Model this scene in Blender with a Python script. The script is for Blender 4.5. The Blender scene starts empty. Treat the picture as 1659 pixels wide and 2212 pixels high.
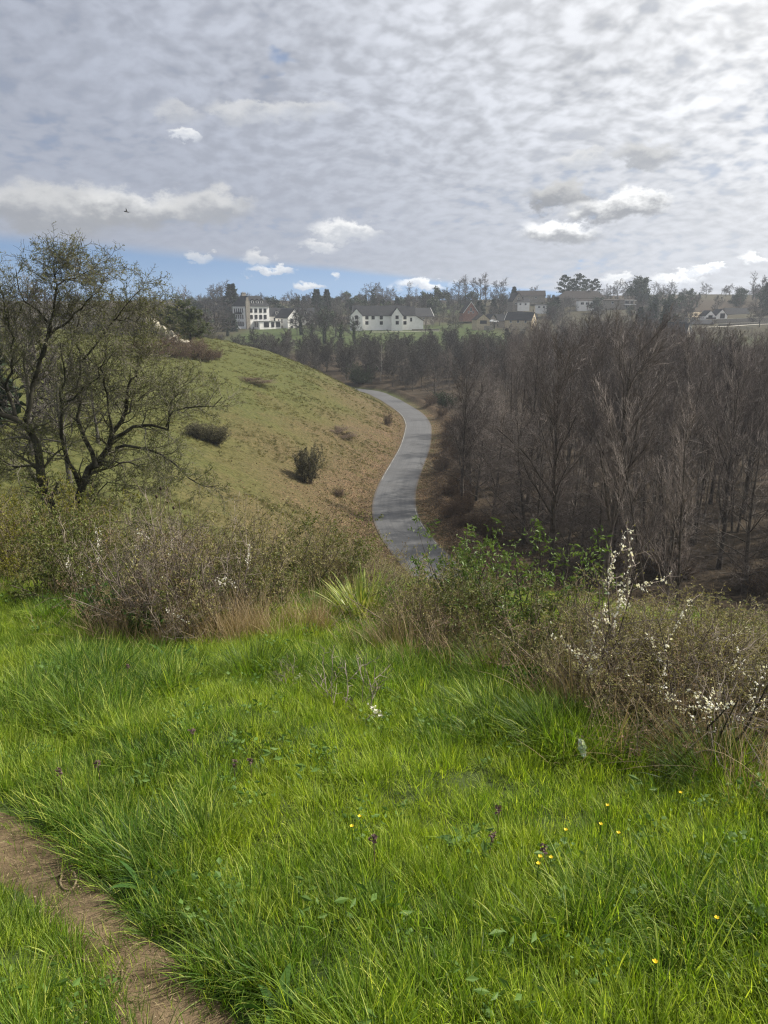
import bpy, math
import numpy as np
from mathutils import Vector

# ------------------------------------------------------------------ camera, sky, sun, exposure
sc = bpy.context.scene
CZ = 1.65
PITCH = math.radians(14.7)
cam = bpy.data.cameras.new('camera')
cam.sensor_fit = 'HORIZONTAL'; cam.sensor_width = 36.0; cam.lens = 36.0
cam.clip_start = 0.05; cam.clip_end = 6000
cam_o = bpy.data.objects.new('camera', cam)
sc.collection.objects.link(cam_o)
cam_o.location = (0, 0, CZ)
cam_o.rotation_euler = (math.pi/2 - PITCH, 0, 0)
sc.camera = cam_o
SUN_AZ, SUN_EL = math.radians(70), math.radians(43)      # azimuth measured from +Y towards +X
SUN = np.array([math.sin(SUN_AZ)*math.cos(SUN_EL), math.cos(SUN_AZ)*math.cos(SUN_EL), math.sin(SUN_EL)])
sun = bpy.data.lights.new('sun', 'SUN')
sun.energy = 5.0; sun.angle = math.radians(1.5); sun.color = (1.0, 0.93, 0.82)
sun_o = bpy.data.objects.new('sun', sun)
sc.collection.objects.link(sun_o)
sun_o.rotation_euler = Vector((-SUN[0], -SUN[1], -SUN[2])).to_track_quat('-Z', 'Y').to_euler()
sc.view_settings.view_transform = 'Standard'
sc.view_settings.look = 'None'
sc.view_settings.gamma = 1.0
sc.view_settings.exposure = 0.68
sc.cycles.max_bounces = 6
sc.cycles.diffuse_bounces = 3
sc.cycles.glossy_bounces = 2
sc.cycles.transmission_bounces = 4
sc.cycles.transparent_max_bounces = 6
sc.cycles.volume_bounces = 0
sc.cycles.use_denoising = True
sc.cycles.denoiser = 'OPENIMAGEDENOISE'
sc.cycles.denoising_input_passes = 'RGB_ALBEDO_NORMAL'
sc.cycles.denoising_prefilter = 'NONE'
sc.cycles.pixel_filter_type = 'BLACKMAN_HARRIS'
sc.cycles.filter_width = 1.25
sc.cycles.use_adaptive_sampling = False


def ray(px, py):
    """direction through a pixel of the 768 x 1024 frame, forward component about 1"""
    xc, yc = (px-384)/768.0, (512-py)/768.0
    return np.array([xc, math.cos(PITCH)+yc*math.sin(PITCH), -math.sin(PITCH)+yc*math.cos(PITCH)])


V2 = 768/1659.0                                           # units of the enlarged view the photo was measured in


class G:
    """tiny node-graph helper"""
    def __init__(s, nt):
        s.nt = nt

    def n(s, t, **kw):
        nd = s.nt.nodes.new(t)
        for k, v in kw.items():
            setattr(nd, k, v)
        return nd

    def put(s, sock, v):
        if hasattr(v, 'links') or hasattr(v, 'is_linked'):
            s.nt.links.new(v, sock)
        elif v is not None:
            sock.default_value = v

    def m(s, op, a, b=None, c=None, clamp=False):
        nd = s.n('ShaderNodeMath', operation=op)
        nd.use_clamp = clamp
        for i, v in enumerate((a, b, c)):
            if v is not None:
                s.put(nd.inputs[i], v)
        return nd.outputs[0]

    def mix(s, f, a, b, blend='MIX'):
        nd = s.n('ShaderNodeMix', data_type='RGBA', blend_type=blend)
        s.put(nd.inputs[0], f); s.put(nd.inputs[6], rgba(a)); s.put(nd.inputs[7], rgba(b))
        return nd.outputs[2]

    def noise(s, vec, scale, detail=4.0, rough=0.55, dist=0.0, dim='3D', out=0):
        nd = s.n('ShaderNodeTexNoise', noise_dimensions=dim)
        if vec is not None:
            s.put(nd.inputs['Vector'], vec)
        nd.inputs['Scale'].default_value = scale
        nd.inputs['Detail'].default_value = detail
        nd.inputs['Roughness'].default_value = rough
        nd.inputs['Distortion'].default_value = dist
        return nd.outputs[out]

    def step(s, v, a, b):
        nd = s.n('ShaderNodeMapRange', interpolation_type='SMOOTHSTEP')
        s.put(nd.inputs[0], v); s.put(nd.inputs[1], a); s.put(nd.inputs[2], b)
        nd.inputs[3].default_value = 0.0; nd.inputs[4].default_value = 1.0
        return nd.outputs[0]

    def xyz(s, x, y, z=0.0):
        nd = s.n('ShaderNodeCombineXYZ')
        for i, v in enumerate((x, y, z)):
            s.put(nd.inputs[i], v)
        return nd.outputs[0]


def rgba(c):
    if isinstance(c, (tuple, list)) and len(c) == 3:
        return (*c, 1.0)
    return c


def build_world():
    w = bpy.data.worlds.new('World'); sc.world = w; w.use_nodes = True
    nt = w.node_tree; nt.nodes.clear(); g = G(nt)
    tc = g.n('ShaderNodeTexCoord')
    sep = g.n('ShaderNodeSeparateXYZ'); nt.links.new(tc.outputs['Generated'], sep.inputs[0])
    X, Y, Z = sep.outputs
    sky = g.n('ShaderNodeTexSky', sky_type='NISHITA')
    sky.sun_disc = False; sky.sun_elevation = SUN_EL; sky.sun_rotation = SUN_AZ
    sky.air_density = 1.0; sky.dust_density = 0.6; sky.ozone_density = 1.6
    nv = g.n('ShaderNodeVectorMath', operation='NORMALIZE')
    g.put(nv.inputs[0], g.xyz(X, Y, g.m('ADD', g.m('MULTIPLY', g.m('MAXIMUM', Z, 0.0), 1.3), 0.22)))
    nt.links.new(nv.outputs[0], sky.inputs[0])
    zz = g.m('MAXIMUM', Z, 0.012)
    zc = g.m('ADD', zz, 0.13)
    qx = g.m('DIVIDE', X, zz); qy = g.m('DIVIDE', Y, zz)      # position on a flat cloud sheet
    cx = g.m('DIVIDE', X, zc); cy = g.m('DIVIDE', Y, zc)
    q = g.xyz(cx, cy, 0.0)
    zk = g.m('ADD', zz, 0.34)
    kx = g.m('DIVIDE', X, zk); ky = g.m('DIVIDE', Y, zk)
    # angle to the sun: thin cloud scatters forward, brighter towards it
    dot = g.m('ADD', g.m('ADD', g.m('MULTIPLY', X, float(SUN[0])), g.m('MULTIPLY', Y, float(SUN[1]))), g.m('MULTIPLY', Z, float(SUN[2])))
    dp = g.m('MAXIMUM', dot, 0.0)
    glow = g.m('POWER', dp, 2.2)
    big = g.noise(q, 0.55, 3.0, 0.5, 0.4)
    kv = g.n('ShaderNodeVectorMath', operation='ADD')
    g.put(kv.inputs[0], g.xyz(g.m('ADD', kx, g.m('MULTIPLY', ky, 0.35)), g.m('SUBTRACT', ky, g.m('MULTIPLY', kx, 0.25)), 0.0))
    wn = g.n('ShaderNodeVectorMath', operation='SCALE'); g.put(wn.inputs[0], g.noise(g.xyz(kx, ky, 4.0), 3.0, 3.0, 0.5, out=1)); wn.inputs['Scale'].default_value = 0.10
    g.put(kv.inputs[1], wn.outputs[0]); kvec = kv.outputs[0]
    cell = g.step(g.noise(kvec, 21.0, 2.5, 0.5), 0.28, 0.72)
    cell2 = g.noise(kvec, 4.5, 4.0, 0.6)
    cell3 = g.noise(kvec, 1.7, 3.0, 0.5)
    tex = g.m('ADD', g.m('MULTIPLY', cell, 0.40), g.m('ADD', g.m('MULTIPLY', cell2, 0.42), g.m('MULTIPLY', cell3, 0.18)))
    bright = g.m('ADD', 0.285, g.m('MULTIPLY', glow, 0.68))
    amp = g.m('MULTIPLY', g.m('ADD', 0.35, g.m('MULTIPLY', g.step(Z, 0.04, 0.25), 0.65)), g.m('ADD', 0.40, g.m('MULTIPLY', g.step(dot, 0.05, 0.6), 0.60)))
    mod = g.m('ADD', 1.0, g.m('MULTIPLY', g.m('MULTIPLY', g.m('SUBTRACT', tex, 0.5), 1.15), amp))
    bright = g.m('MULTIPLY', bright, mod)
    tint = g.mix(g.step(dot, 0.1, 0.85), (0.885, 0.955, 1.13), (1.0, 0.998, 0.99))
    vm = g.n('ShaderNodeVectorMath', operation='SCALE')
    nt.links.new(tint, vm.inputs[0]); g.put(vm.inputs['Scale'], g.m('MULTIPLY', bright, 10.0))
    sheet_col = vm.outputs[0]
    # far edge of the sheet leaves a strip of blue low on the left
    edge = g.m('ADD', g.m('SUBTRACT', g.m('ADD', 24.0, g.m('MULTIPLY', qx, 2.3)), qy), g.m('MULTIPLY', g.m('SUBTRACT', g.noise(q, 0.5, 3.0, 0.6), 0.5), 9.0))
    cov_far = g.step(edge, -2.0, 3.5)
    thin = g.m('ADD', g.m('MULTIPLY', big, 0.75), g.m('MULTIPLY', tex, 0.5))
    cov_thin = g.step(thin, 0.34, 0.58)
    cov = g.m('MULTIPLY', cov_far, g.m('ADD', 0.52, g.m('MULTIPLY', cov_thin, 0.46)))
    holes = g.step(g.m('ADD', g.m('MULTIPLY', cell2, 0.6), g.m('MULTIPLY', cell3, 0.6)), 0.405, 0.46)
    cov = g.m('MULTIPLY', cov, g.m('ADD', 0.25, g.m('MULTIPLY', holes, 0.75)))
    skys = g.n('ShaderNodeVectorMath', operation='SCALE'); nt.links.new(sky.outputs[0], skys.inputs[0]); skys.inputs['Scale'].default_value = 0.85
    col = g.mix(cov, skys.outputs[0], sheet_col)
    # low cumulus puffs, each an uneven heap at its own bearing and height
    az = g.m('ARCTAN2', X, Y); el = g.m('ARCSINE', Z)
    ev = g.xyz(az, g.m('MULTIPLY', el, 1.6), 0.0)
    en = g.m('SUBTRACT', g.noise(ev, 30.0, 6.0, 0.62), 0.5)
    en2 = g.m('SUBTRACT', g.noise(ev, 9.0, 2.0, 0.5), 0.5)
    shade = g.noise(ev, 34.0, 3.0, 0.6)
    sh2 = g.m('MULTIPLY', g.m('SUBTRACT', shade, 0.5), 1.6)
    # x, y, half width, half height (view units), top brightness, base brightness, opacity
    puffs = [(110, 455, 190, 50, .44, .24, .8), (300, 445, 125, 42, .54, .25, .85), (455, 445, 90, 36, .46, .27, .8),
             (385, 245, 55, 24, .48, .36, .5), (530, 240, 75, 26, .52, .38, .55), (650, 238, 90, 22, .52, .40, .5),
             (385, 298, 40, 12, .66, .5, .7), (740, 502, 90, 20, .66, .42, .85), (690, 532, 55, 12, .60, .44, .7),
             (420, 560, 34, 14, .55, .42, .6), (565, 553, 40, 16, .58, .42, .7), (597, 580, 55, 11, .62, .45, .8),
             (690, 606, 40, 10, .62, .45, .85), (905, 618, 64, 14, .72, .50, .9), (1330, 605, 40, 14, .70, .52, .8),
             (1222, 420, 90, 26, .40, .22, .9), (1345, 446, 105, 26, .72, .24, .9), (1212, 502, 100, 30, .84, .26, .9),
             (1390, 335, 75, 26, .44, .28, .8), (1235, 352, 45, 16, .52, .40, .6), (1640, 558, 42, 13, .85, .48, .9),
             (1525, 581, 36, 6, .85, .6, .8), (1470, 597, 60, 12, .80, .52, .8)]
    warp = g.n('ShaderNodeVectorMath', operation='ADD')
    g.put(warp.inputs[0], g.xyz(az, el, 0.0))
    g.put(warp.inputs[1], g.xyz(g.m('MULTIPLY', g.m('ADD', en, en2), 0.075), g.m('MULTIPLY', g.m('ADD', g.m('MULTIPLY', en, 1.3), en2), 0.034)))
    for (x, y, hw, hh, top, base, op) in puffs:
        d = ray(x*V2, y*V2); d = d/np.linalg.norm(d)
        a0, e0 = math.atan2(d[0], d[1]), math.asin(d[2])
        k = V2/768.0
        ma = g.n('ShaderNodeVectorMath', operation='MULTIPLY_ADD')
        g.put(ma.inputs[0], warp.outputs[0])
        ma.inputs[1].default_value = (1/(hw*k), 1/(hh*k), 0); ma.inputs[2].default_value = (-a0/(hw*k), -e0/(hh*k), 0)
        ln = g.n('ShaderNodeVectorMath', operation='LENGTH'); g.put(ln.inputs[0], ma.outputs[0])
        mr = g.n('ShaderNodeMapRange', interpolation_type='SMOOTHSTEP')
        g.put(mr.inputs[0], ln.outputs['Value'])
        for i, vv in ((1, 1.10), (2, 0.55), (3, 0.0), (4, op)):
            mr.inputs[i].default_value = vv
        sp = g.n('ShaderNodeSeparateXYZ'); g.put(sp.inputs[0], ma.outputs[0])
        hv = g.step(g.m('ADD', sp.outputs[1], sh2), -0.55, 0.75)
        t = g.mix(hv, (base*9.3, base*9.7, base*10.4), (top*10, top*10, top*9.9))
        col = g.mix(mr.outputs[0], col, t)
    bg = g.n('ShaderNodeBackground'); nt.links.new(col, bg.inputs[0]); bg.inputs[1].default_value = 0.1
    w.cycles.sampling_method = 'MANUAL'; w.cycles.sample_map_resolution = 512
    out = g.n('ShaderNodeOutputWorld'); nt.links.new(bg.outputs[0], out.inputs[0])


build_world()

# ------------------------------------------------------------------ helpers
COL = sc.collection
rng = np.random.default_rng(7)


def _h(ix, iy, seed):
    n = (ix.astype(np.int64)*374761393 + iy.astype(np.int64)*668265263 + seed*974711) & 0x7fffffff
    n = ((n ^ (n >> 13))*1274126177) & 0x7fffffff
    return ((n ^ (n >> 16)) & 0xffff)/65535.0


def vnoise(x, y, seed=0):
    ix, iy = np.floor(x), np.floor(y)
    fx, fy = x-ix, y-iy
    fx = fx*fx*(3-2*fx); fy = fy*fy*(3-2*fy)
    a, b, c, d = _h(ix, iy, seed), _h(ix+1, iy, seed), _h(ix, iy+1, seed), _h(ix+1, iy+1, seed)
    return (a*(1-fx)+b*fx)*(1-fy)+(c*(1-fx)+d*fx)*fy


def fbm(x, y, s, seed=0, o=3):
    t = 0.0; a = 0.5
    for i in range(o):
        t = t + a*(vnoise(x*s, y*s, seed+i)-0.5); s *= 2.03; a *= 0.5
    return t


def mesh_np(name, V, Q=None, T=None, mats=(), midx=None, smooth=False, attr=None):
    V = np.asarray(V, dtype=np.float32).reshape(-1, 3)
    me = bpy.data.meshes.new(name)
    loops, starts, tot = [], [], 0
    if Q is not None and len(Q):
        Q = np.asarray(Q, dtype=np.int32).reshape(-1, 4)
        loops.append(Q.ravel()); starts.append(np.arange(len(Q), dtype=np.int32)*4); tot = len(Q)*4
    if T is not None and len(T):
        T = np.asarray(T, dtype=np.int32).reshape(-1, 3)
        loops.append(T.ravel()); starts.append(tot+np.arange(len(T), dtype=np.int32)*3)
    L = np.concatenate(loops); S = np.concatenate(starts)
    me.vertices.add(len(V)); me.vertices.foreach_set('co', V.ravel())
    me.loops.add(len(L)); me.loops.foreach_set('vertex_index', L)
    me.polygons.add(len(S)); me.polygons.foreach_set('loop_start', S)
    for m in (mats if isinstance(mats, (list, tuple)) else (mats,)):
        me.materials.append(m)
    if midx is not None:
        me.polygons.foreach_set('material_index', np.asarray(midx, dtype=np.int32))
    me.polygons.foreach_set('use_smooth', np.full(len(S), bool(smooth)))
    if attr is not None:
        a = me.attributes.new('shade', 'FLOAT', 'POINT'); a.data.foreach_set('value', np.asarray(attr, dtype=np.float32))
    me.update(calc_edges=True)
    return me


class MB:
    """collects boxes, prisms and tubes into one mesh"""
    def __init__(s):
        s.V, s.Q, s.T, s.n = [], [], [], 0

    def add(s, V, Q=(), T=()):
        V = np.asarray(V, float).reshape(-1, 3)
        s.V.append(V)
        s.Q += [tuple(i+s.n for i in q) for q in Q]; s.T += [tuple(i+s.n for i in t) for t in T]
        s.n += len(V); return s

    def addnp(s, V, Q):
        return s.add(V, [tuple(q) for q in np.asarray(Q)])

    def box(s, a, b):
        (x0, y0, z0), (x1, y1, z1) = a, b
        V = [(x0, y0, z0), (x1, y0, z0), (x1, y1, z0), (x0, y1, z0), (x0, y0, z1), (x1, y0, z1), (x1, y1, z1), (x0, y1, z1)]
        return s.add(V, [(3, 2, 1, 0), (4, 5, 6, 7), (0, 1, 5, 4), (1, 2, 6, 5), (2, 3, 7, 6), (3, 0, 4, 7)])

    def hexa(s, V):
        return s.add(V, [(3, 2, 1, 0), (4, 5, 6, 7), (0, 1, 5, 4), (1, 2, 6, 5), (2, 3, 7, 6), (3, 0, 4, 7)])

    def mesh(s, name, mat, smooth=False):
        return mesh_np(name, np.concatenate(s.V), s.Q, s.T, mat, smooth=smooth)

    def obj(s, name, mat, parent=None, smooth=False):
        return link(name, s.mesh(name, mat, smooth), parent)


def link(name, me, parent=None, loc=None, rot=None, scale=None):
    o = bpy.data.objects.new(name, me); COL.objects.link(o)
    if parent is not None:
        o.parent = parent
    if loc is not None:
        o.location = loc
    if rot is not None:
        o.rotation_euler = rot
    if scale is not None:
        o.scale = scale
    return o


def tag(o, label=None, cat=None, group=None, kind=None):
    for k, v in (('label', label), ('category', cat), ('group', group), ('kind', kind)):
        if v:
            o[k] = v
    return o


def thing(name, label, cat, loc=(0, 0, 0), rz=0.0, group=None, scale=1.0):
    o = bpy.data.objects.new(name, None); COL.objects.link(o)
    o.location = loc; o.rotation_euler = (0, 0, rz)
    o.scale = (scale,)*3 if np.isscalar(scale) else scale
    o.empty_display_size = 0.2
    return tag(o, label, cat, group)


def tubes(P, R, m=4):
    n, k = P.shape[:2]
    T = np.empty_like(P)
    T[:, 1:-1] = P[:, 2:]-P[:, :-2]; T[:, 0] = P[:, 1]-P[:, 0]; T[:, -1] = P[:, -1]-P[:, -2]
    T /= np.linalg.norm(T, axis=2, keepdims=True)+1e-9
    mean = P[:, -1]-P[:, 0]; mean /= np.linalg.norm(mean, axis=1, keepdims=True)+1e-9
    ref = np.where(np.abs(mean[:, 2:3]) < 0.8, np.array([[0, 0, 1.0]]), np.array([[1.0, 0.3, 0]]))
    A = np.cross(T, ref[:, None, :]); A /= np.linalg.norm(A, axis=2, keepdims=True)+1e-9
    B = np.cross(T, A)
    th = np.arange(m)*2*math.pi/m
    Vv = P[:, :, None, :] + R[:, :, None, None]*(A[:, :, None, :]*np.cos(th)[None, None, :, None]+B[:, :, None, :]*np.sin(th)[None, None, :, None])
    b = (np.arange(n)*k*m)[:, None, None] + (np.arange(k-1)*m)[None, :, None]
    j = np.arange(m)[None, None, :]; j2 = (j+1) % m
    Q = np.stack([b+j, b+j2, b+m+j2, b+m+j], axis=-1).reshape(-1, 4)
    return Vv.reshape(-1, 3), Q


def merge(parts):
    V, Q, n = [], [], 0
    for v, q in parts:
        V.append(v); Q.append(q+n); n += len(v)
    return np.concatenate(V), np.concatenate(Q)


def along(P, f):
    """interpolate polylines P (n,k,..) at f (n,c) in 0..1"""
    k = P.shape[1]
    g = np.clip(f, 0, 0.9999)*(k-1); i = g.astype(int); w = g-i
    r = np.arange(P.shape[0])[:, None]
    a, b = P[r, i], P[r, i+1]
    if P.ndim == 3:
        w = w[..., None]
    return a*(1-w)+b*w


def frame(D):
    ref = np.where(np.abs(D[..., 2:3]) < 0.9, np.array([0, 0, 1.0]), np.array([1.0, 0, 0]))
    A = np.cross(D, ref); A /= np.linalg.norm(A, axis=-1, keepdims=True)+1e-9
    return A, np.cross(D, A)


def sub(r, P, R, nc, t0, t1, ang, ratio, K=4, up=0.0, wig=0.15, rr=0.6, fall=0.5, rmin=0.003, taper=0.35, absl=None):
    n = P.shape[0]
    L = np.linalg.norm(np.diff(P, axis=1), axis=2).sum(1)[:, None]
    t = t0+(t1-t0)*((np.arange(nc)[None, :]+r.random((n, nc)))/nc)
    S = along(P, t)
    D = along(P, np.minimum(t+0.05, 1.0))-along(P, np.maximum(t-0.05, 0.0))
    D /= np.linalg.norm(D, axis=-1, keepdims=True)+1e-9
    A, B = frame(D)
    az = np.arange(nc)[None, :]*2.4+r.random((n, 1))*6.28+r.normal(0, 0.35, (n, nc))
    a = np.radians(ang[0]+(ang[1]-ang[0])*r.random((n, nc)))
    d = D*np.cos(a)[..., None]+(A*np.cos(az)[..., None]+B*np.sin(az)[..., None])*np.sin(a)[..., None]
    ln = (L if absl is None else absl)*ratio*(1-fall*t)*(0.65+0.7*r.random((n, nc)))
    r0 = np.maximum(along(R, t)*rr*(0.7+0.5*r.random((n, nc))), rmin)
    d = d.reshape(-1, 3); ln = ln.reshape(-1); r0 = r0.reshape(-1); p = S.reshape(-1, 3)
    C = np.empty((len(p), K, 3)); C[:, 0] = p
    for i in range(1, K):
        d = d+np.array([0, 0, up])+r.normal(0, wig, d.shape)
        d /= np.linalg.norm(d, axis=1, keepdims=True)+1e-9
        p = p+d*(ln/(K-1))[:, None]; C[:, i] = p
    RR = r0[:, None]*np.linspace(1, taper, K)[None, :]
    return C, np.maximum(RR, rmin*0.6)


def leaves(r, C, size, asp=0.45, D=None, fold=0.15, spread=1.0):
    """folded diamond leaves at points C"""
    n = len(C)
    if D is None:
        D = r.normal(0, 1, (n, 3))
    else:
        D = D+r.normal(0, spread, (n, 3))
    D = D/(np.linalg.norm(D, axis=1, keepdims=True)+1e-9)
    A, B = frame(D)
    th = r.random(n)[:, None]*6.28
    S = A*np.cos(th)+B*np.sin(th); U = np.cross(D, S)
    s = (size*(0.6+0.8*r.random(n)))[:, None]
    V = np.stack([C, C+D*s*0.5+S*s*asp*0.5+U*s*fold, C+D*s, C+D*s*0.5-S*s*asp*0.5+U*s*fold], axis=1)
    Q = np.arange(n*4).reshape(n, 4)
    return V.reshape(-1, 3), Q


# ------------------------------------------------------------------ materials
def mat(name):
    m = bpy.data.materials.new(name); m.use_nodes = True
    nt = m.node_tree; nt.nodes.clear()
    return m, G(nt)


def finish(m, g, col, rough=0.8, bump=None, bs=0.3, bd=0.05, trans=0.0, tcol=None, spec=0.3, metallic=0.0):
    b = g.n('ShaderNodeBsdfPrincipled')
    g.put(b.inputs['Base Color'], rgba(col)); g.put(b.inputs['Roughness'], rough)
    b.inputs['Specular IOR Level'].default_value = spec
    b.inputs['Metallic'].default_value = metallic
    if bump is not None:
        bn = g.n('ShaderNodeBump'); bn.inputs['Strength'].default_value = bs; bn.inputs['Distance'].default_value = bd
        g.put(bn.inputs['Height'], bump); g.nt.links.new(bn.outputs[0], b.inputs['Normal'])
    o = g.n('ShaderNodeOutputMaterial')
    if trans > 0:
        t = g.n('ShaderNodeBsdfTranslucent'); g.put(t.inputs[0], rgba(tcol if tcol is not None else col))
        mx = g.n('ShaderNodeMixShader'); mx.inputs[0].default_value = trans
        g.nt.links.new(b.outputs[0], mx.inputs[1]); g.nt.links.new(t.outputs[0], mx.inputs[2])
        g.nt.links.new(mx.outputs[0], o.inputs[0])
    else:
        g.nt.links.new(b.outputs[0], o.inputs[0])
    return m


def pos(g):
    return g.n('ShaderNodeNewGeometry').outputs['Position']


def simple(name, a, b, scale=3.0, rough=0.85, bump=0.0, trans=0.0, objvar=0.0, detail=4.0, spec=0.25, bd=0.03, shade=False, tmul=1.0):
    """two-tone noisy material; objvar varies it between individuals"""
    m, g = mat(name)
    tc = g.n('ShaderNodeTexCoord').outputs['Object']
    nz = g.noise(tc, scale, detail, 0.6)
    c = g.mix(g.step(nz, 0.3, 0.7), a, b)
    if shade:
        at = g.n('ShaderNodeAttribute', attribute_name='shade')
        c = g.mix(1.0, c, g.xyz(at.outputs['Fac'], at.outputs['Fac'], at.outputs['Fac']), 'MULTIPLY')
    if objvar:
        oi = g.n('ShaderNodeObjectInfo')
        f = g.m('ADD', 1.0-objvar, g.m('MULTIPLY', oi.outputs['Random'], 2*objvar))
        c = g.mix(1.0, c, g.xyz(f, f, f), 'MULTIPLY')
    tc2 = None
    if trans:
        tc2 = g.mix(1.0, c, (1.25*tmul, 1.2*tmul, 0.7*tmul), 'MULTIPLY')
    return finish(m, g, c, rough, nz if bump else None, bump, bd, trans, tc2, spec)


M = {}
M['bark'] = simple('beech_bark', (0.040, 0.034, 0.028), (0.130, 0.112, 0.094), 2.5, 0.9, 0.4, objvar=0.25)
M['twig'] = simple('beech_twigs', (0.086, 0.069, 0.059), (0.150, 0.124, 0.108), 0.6, 0.8, objvar=0.25, spec=0.5)
M['greybark'] = simple('grey_bark', (0.060, 0.056, 0.048), (0.125, 0.115, 0.098), 2.5, 0.9, 0.3, objvar=0.2)
M['greytwig'] = simple('grey_twigs', (0.095, 0.080, 0.064), (0.165, 0.140, 0.112), 0.6, 0.85, objvar=0.3)
M['palebark'] = simple('pale_ash_bark', (0.13, 0.12, 0.10), (0.24, 0.22, 0.185), 2.5, 0.9, 0.3, objvar=0.3)
M['fartwig'] = simple('far_twigs', (0.050, 0.045, 0.040), (0.085, 0.076, 0.066), 0.6, 0.9, objvar=0.3)
M['birch'] = simple('pale_birch_bark', (0.28, 0.26, 0.23), (0.48, 0.46, 0.42), 3.0, 0.8)
M['hawbark'] = simple('hawthorn_bark', (0.028, 0.026, 0.020), (0.085, 0.080, 0.060), 6.0, 0.95, 0.6)
M['hawtwig'] = simple('hawthorn_twigs', (0.070, 0.066, 0.044), (0.155, 0.143, 0.102), 2.0, 0.8, spec=0.4)
M['bud'] = simple('opening_buds', (0.10, 0.12, 0.035), (0.175, 0.19, 0.065), 4.0, 0.7, trans=0.35)
M['olivebud'] = simple('olive_buds', (0.16, 0.155, 0.058), (0.31, 0.285, 0.125), 4.0, 0.7, trans=0.3)
M['shrubtwig'] = simple('bramble_stems', (0.095, 0.078, 0.052), (0.215, 0.175, 0.12), 3.0, 0.85)
M['pinktwig'] = simple('blackthorn_twigs', (0.12, 0.096, 0.078), (0.27, 0.225, 0.19), 3.0, 0.8)
M['darktwig'] = simple('dark_thorn_stems', (0.030, 0.025, 0.020), (0.07, 0.058, 0.046), 5.0, 0.85)
M['shrubleaf'] = simple('bramble_leaves', (0.075, 0.098, 0.026), (0.165, 0.178, 0.052), 5.0, 0.6, trans=0.3)
M['yellowleaf'] = simple('yellow_green_leaves', (0.10, 0.115, 0.018), (0.23, 0.215, 0.03), 5.0, 0.6, trans=0.35)
M['brownleaf'] = simple('dead_bramble_leaves', (0.12, 0.082, 0.048), (0.25, 0.18, 0.11), 5.0, 0.85, trans=0.2)
M['laurelleaf'] = simple('glossy_evergreen_leaves', (0.060, 0.115, 0.020), (0.15, 0.215, 0.05), 6.0, 0.5, trans=0.3, spec=0.3)
M['swordleaf'] = simple('sword_leaves', (0.11, 0.18, 0.026), (0.36, 0.38, 0.09), 5.0, 0.42, trans=0.3, spec=0.5)
M['nettle'] = simple('nettle_leaves', (0.032, 0.085, 0.014), (0.075, 0.15, 0.028), 8.0, 0.6, trans=0.3)
M['weedleaf'] = simple('meadow_weeds', (0.060, 0.125, 0.020), (0.12, 0.20, 0.04), 8.0, 0.6, trans=0.3)
M['petal'] = simple('white_petals', (0.72, 0.71, 0.66), (0.86, 0.85, 0.80), 8.0, 0.6, trans=0.3)
M['straw'] = simple('dry_straw', (0.24, 0.18, 0.10), (0.42, 0.33, 0.20), 3.0, 0.75, trans=0.2)
M['conifer'] = simple('conifer_needles', (0.018, 0.034, 0.017), (0.040, 0.062, 0.030), 0.8, 0.8, objvar=0.2)
M['ivy'] = simple('ivy_leaves', (0.022, 0.038, 0.014), (0.055, 0.078, 0.028), 1.0, 0.6, objvar=0.25)
M['haw_green'] = simple('greening_hawthorn', (0.055, 0.072, 0.028), (0.10, 0.118, 0.050), 0.8, 0.75, trans=0.2, objvar=0.2)
M['juniper'] = simple('juniper_needles', (0.068, 0.066, 0.032), (0.135, 0.122, 0.062), 3.0, 0.8, objvar=0.15)
M['maroon'] = simple('maroon_scrub', (0.060, 0.042, 0.034), (0.12, 0.085, 0.066), 0.8, 0.85, objvar=0.2)
M['white'] = simple('white_render', (0.76, 0.75, 0.71), (0.86, 0.85, 0.82), 0.6, 0.85, 0.1)
M['cream'] = simple('cream_stone', (0.40, 0.33, 0.22), (0.56, 0.48, 0.34), 1.6, 0.9, 0.2)
M['stone'] = simple('grey_stone', (0.20, 0.18, 0.15), (0.33, 0.30, 0.25), 1.8, 0.9, 0.3)
M['brick'] = simple('red_brick', (0.20, 0.10, 0.075), (0.30, 0.17, 0.13), 2.0, 0.9, 0.3)
M['slate'] = simple('slate_roof', (0.026, 0.027, 0.030), (0.048, 0.049, 0.052), 1.4, 0.9, 0.4, spec=0.1)
M['brownroof'] = simple('brown_tiles', (0.034, 0.030, 0.027), (0.058, 0.050, 0.045), 1.4, 0.9, 0.4, spec=0.1)
M['woodtrim'] = simple('dark_timber', (0.035, 0.03, 0.026), (0.06, 0.05, 0.045), 3.0, 0.7)
M['frame'] = simple('white_paint', (0.74, 0.74, 0.72), (0.82, 0.82, 0.80), 3.0, 0.5)
M['tarmac_drive'] = simple('pale_gravel', (0.36, 0.34, 0.29), (0.48, 0.45, 0.39), 1.0, 0.95)
M['chalk'] = simple('pale_limestone', (0.26, 0.24, 0.18), (0.46, 0.43, 0.35), 1.5, 0.95, 0.5)
M['tyre'] = simple('tyre_rubber', (0.02, 0.02, 0.02), (0.03, 0.03, 0.03), 4.0, 0.8)
M['bird'] = simple('dark_feathers', (0.02, 0.02, 0.022), (0.045, 0.043, 0.042), 6.0, 0.7)
M['root'] = simple('bleached_root', (0.13, 0.095, 0.055), (0.24, 0.19, 0.12), 30.0, 0.85, 0.5, bd=0.003)
M['buttercup'] = simple('buttercup_petals', (0.78, 0.55, 0.01), (0.88, 0.68, 0.03), 20.0, 0.3, trans=0.2, spec=0.6)
M['deadnettle'] = simple('dead_nettle_heads', (0.075, 0.046, 0.046), (0.15, 0.10, 0.088), 40.0, 0.8, trans=0.2)
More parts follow.
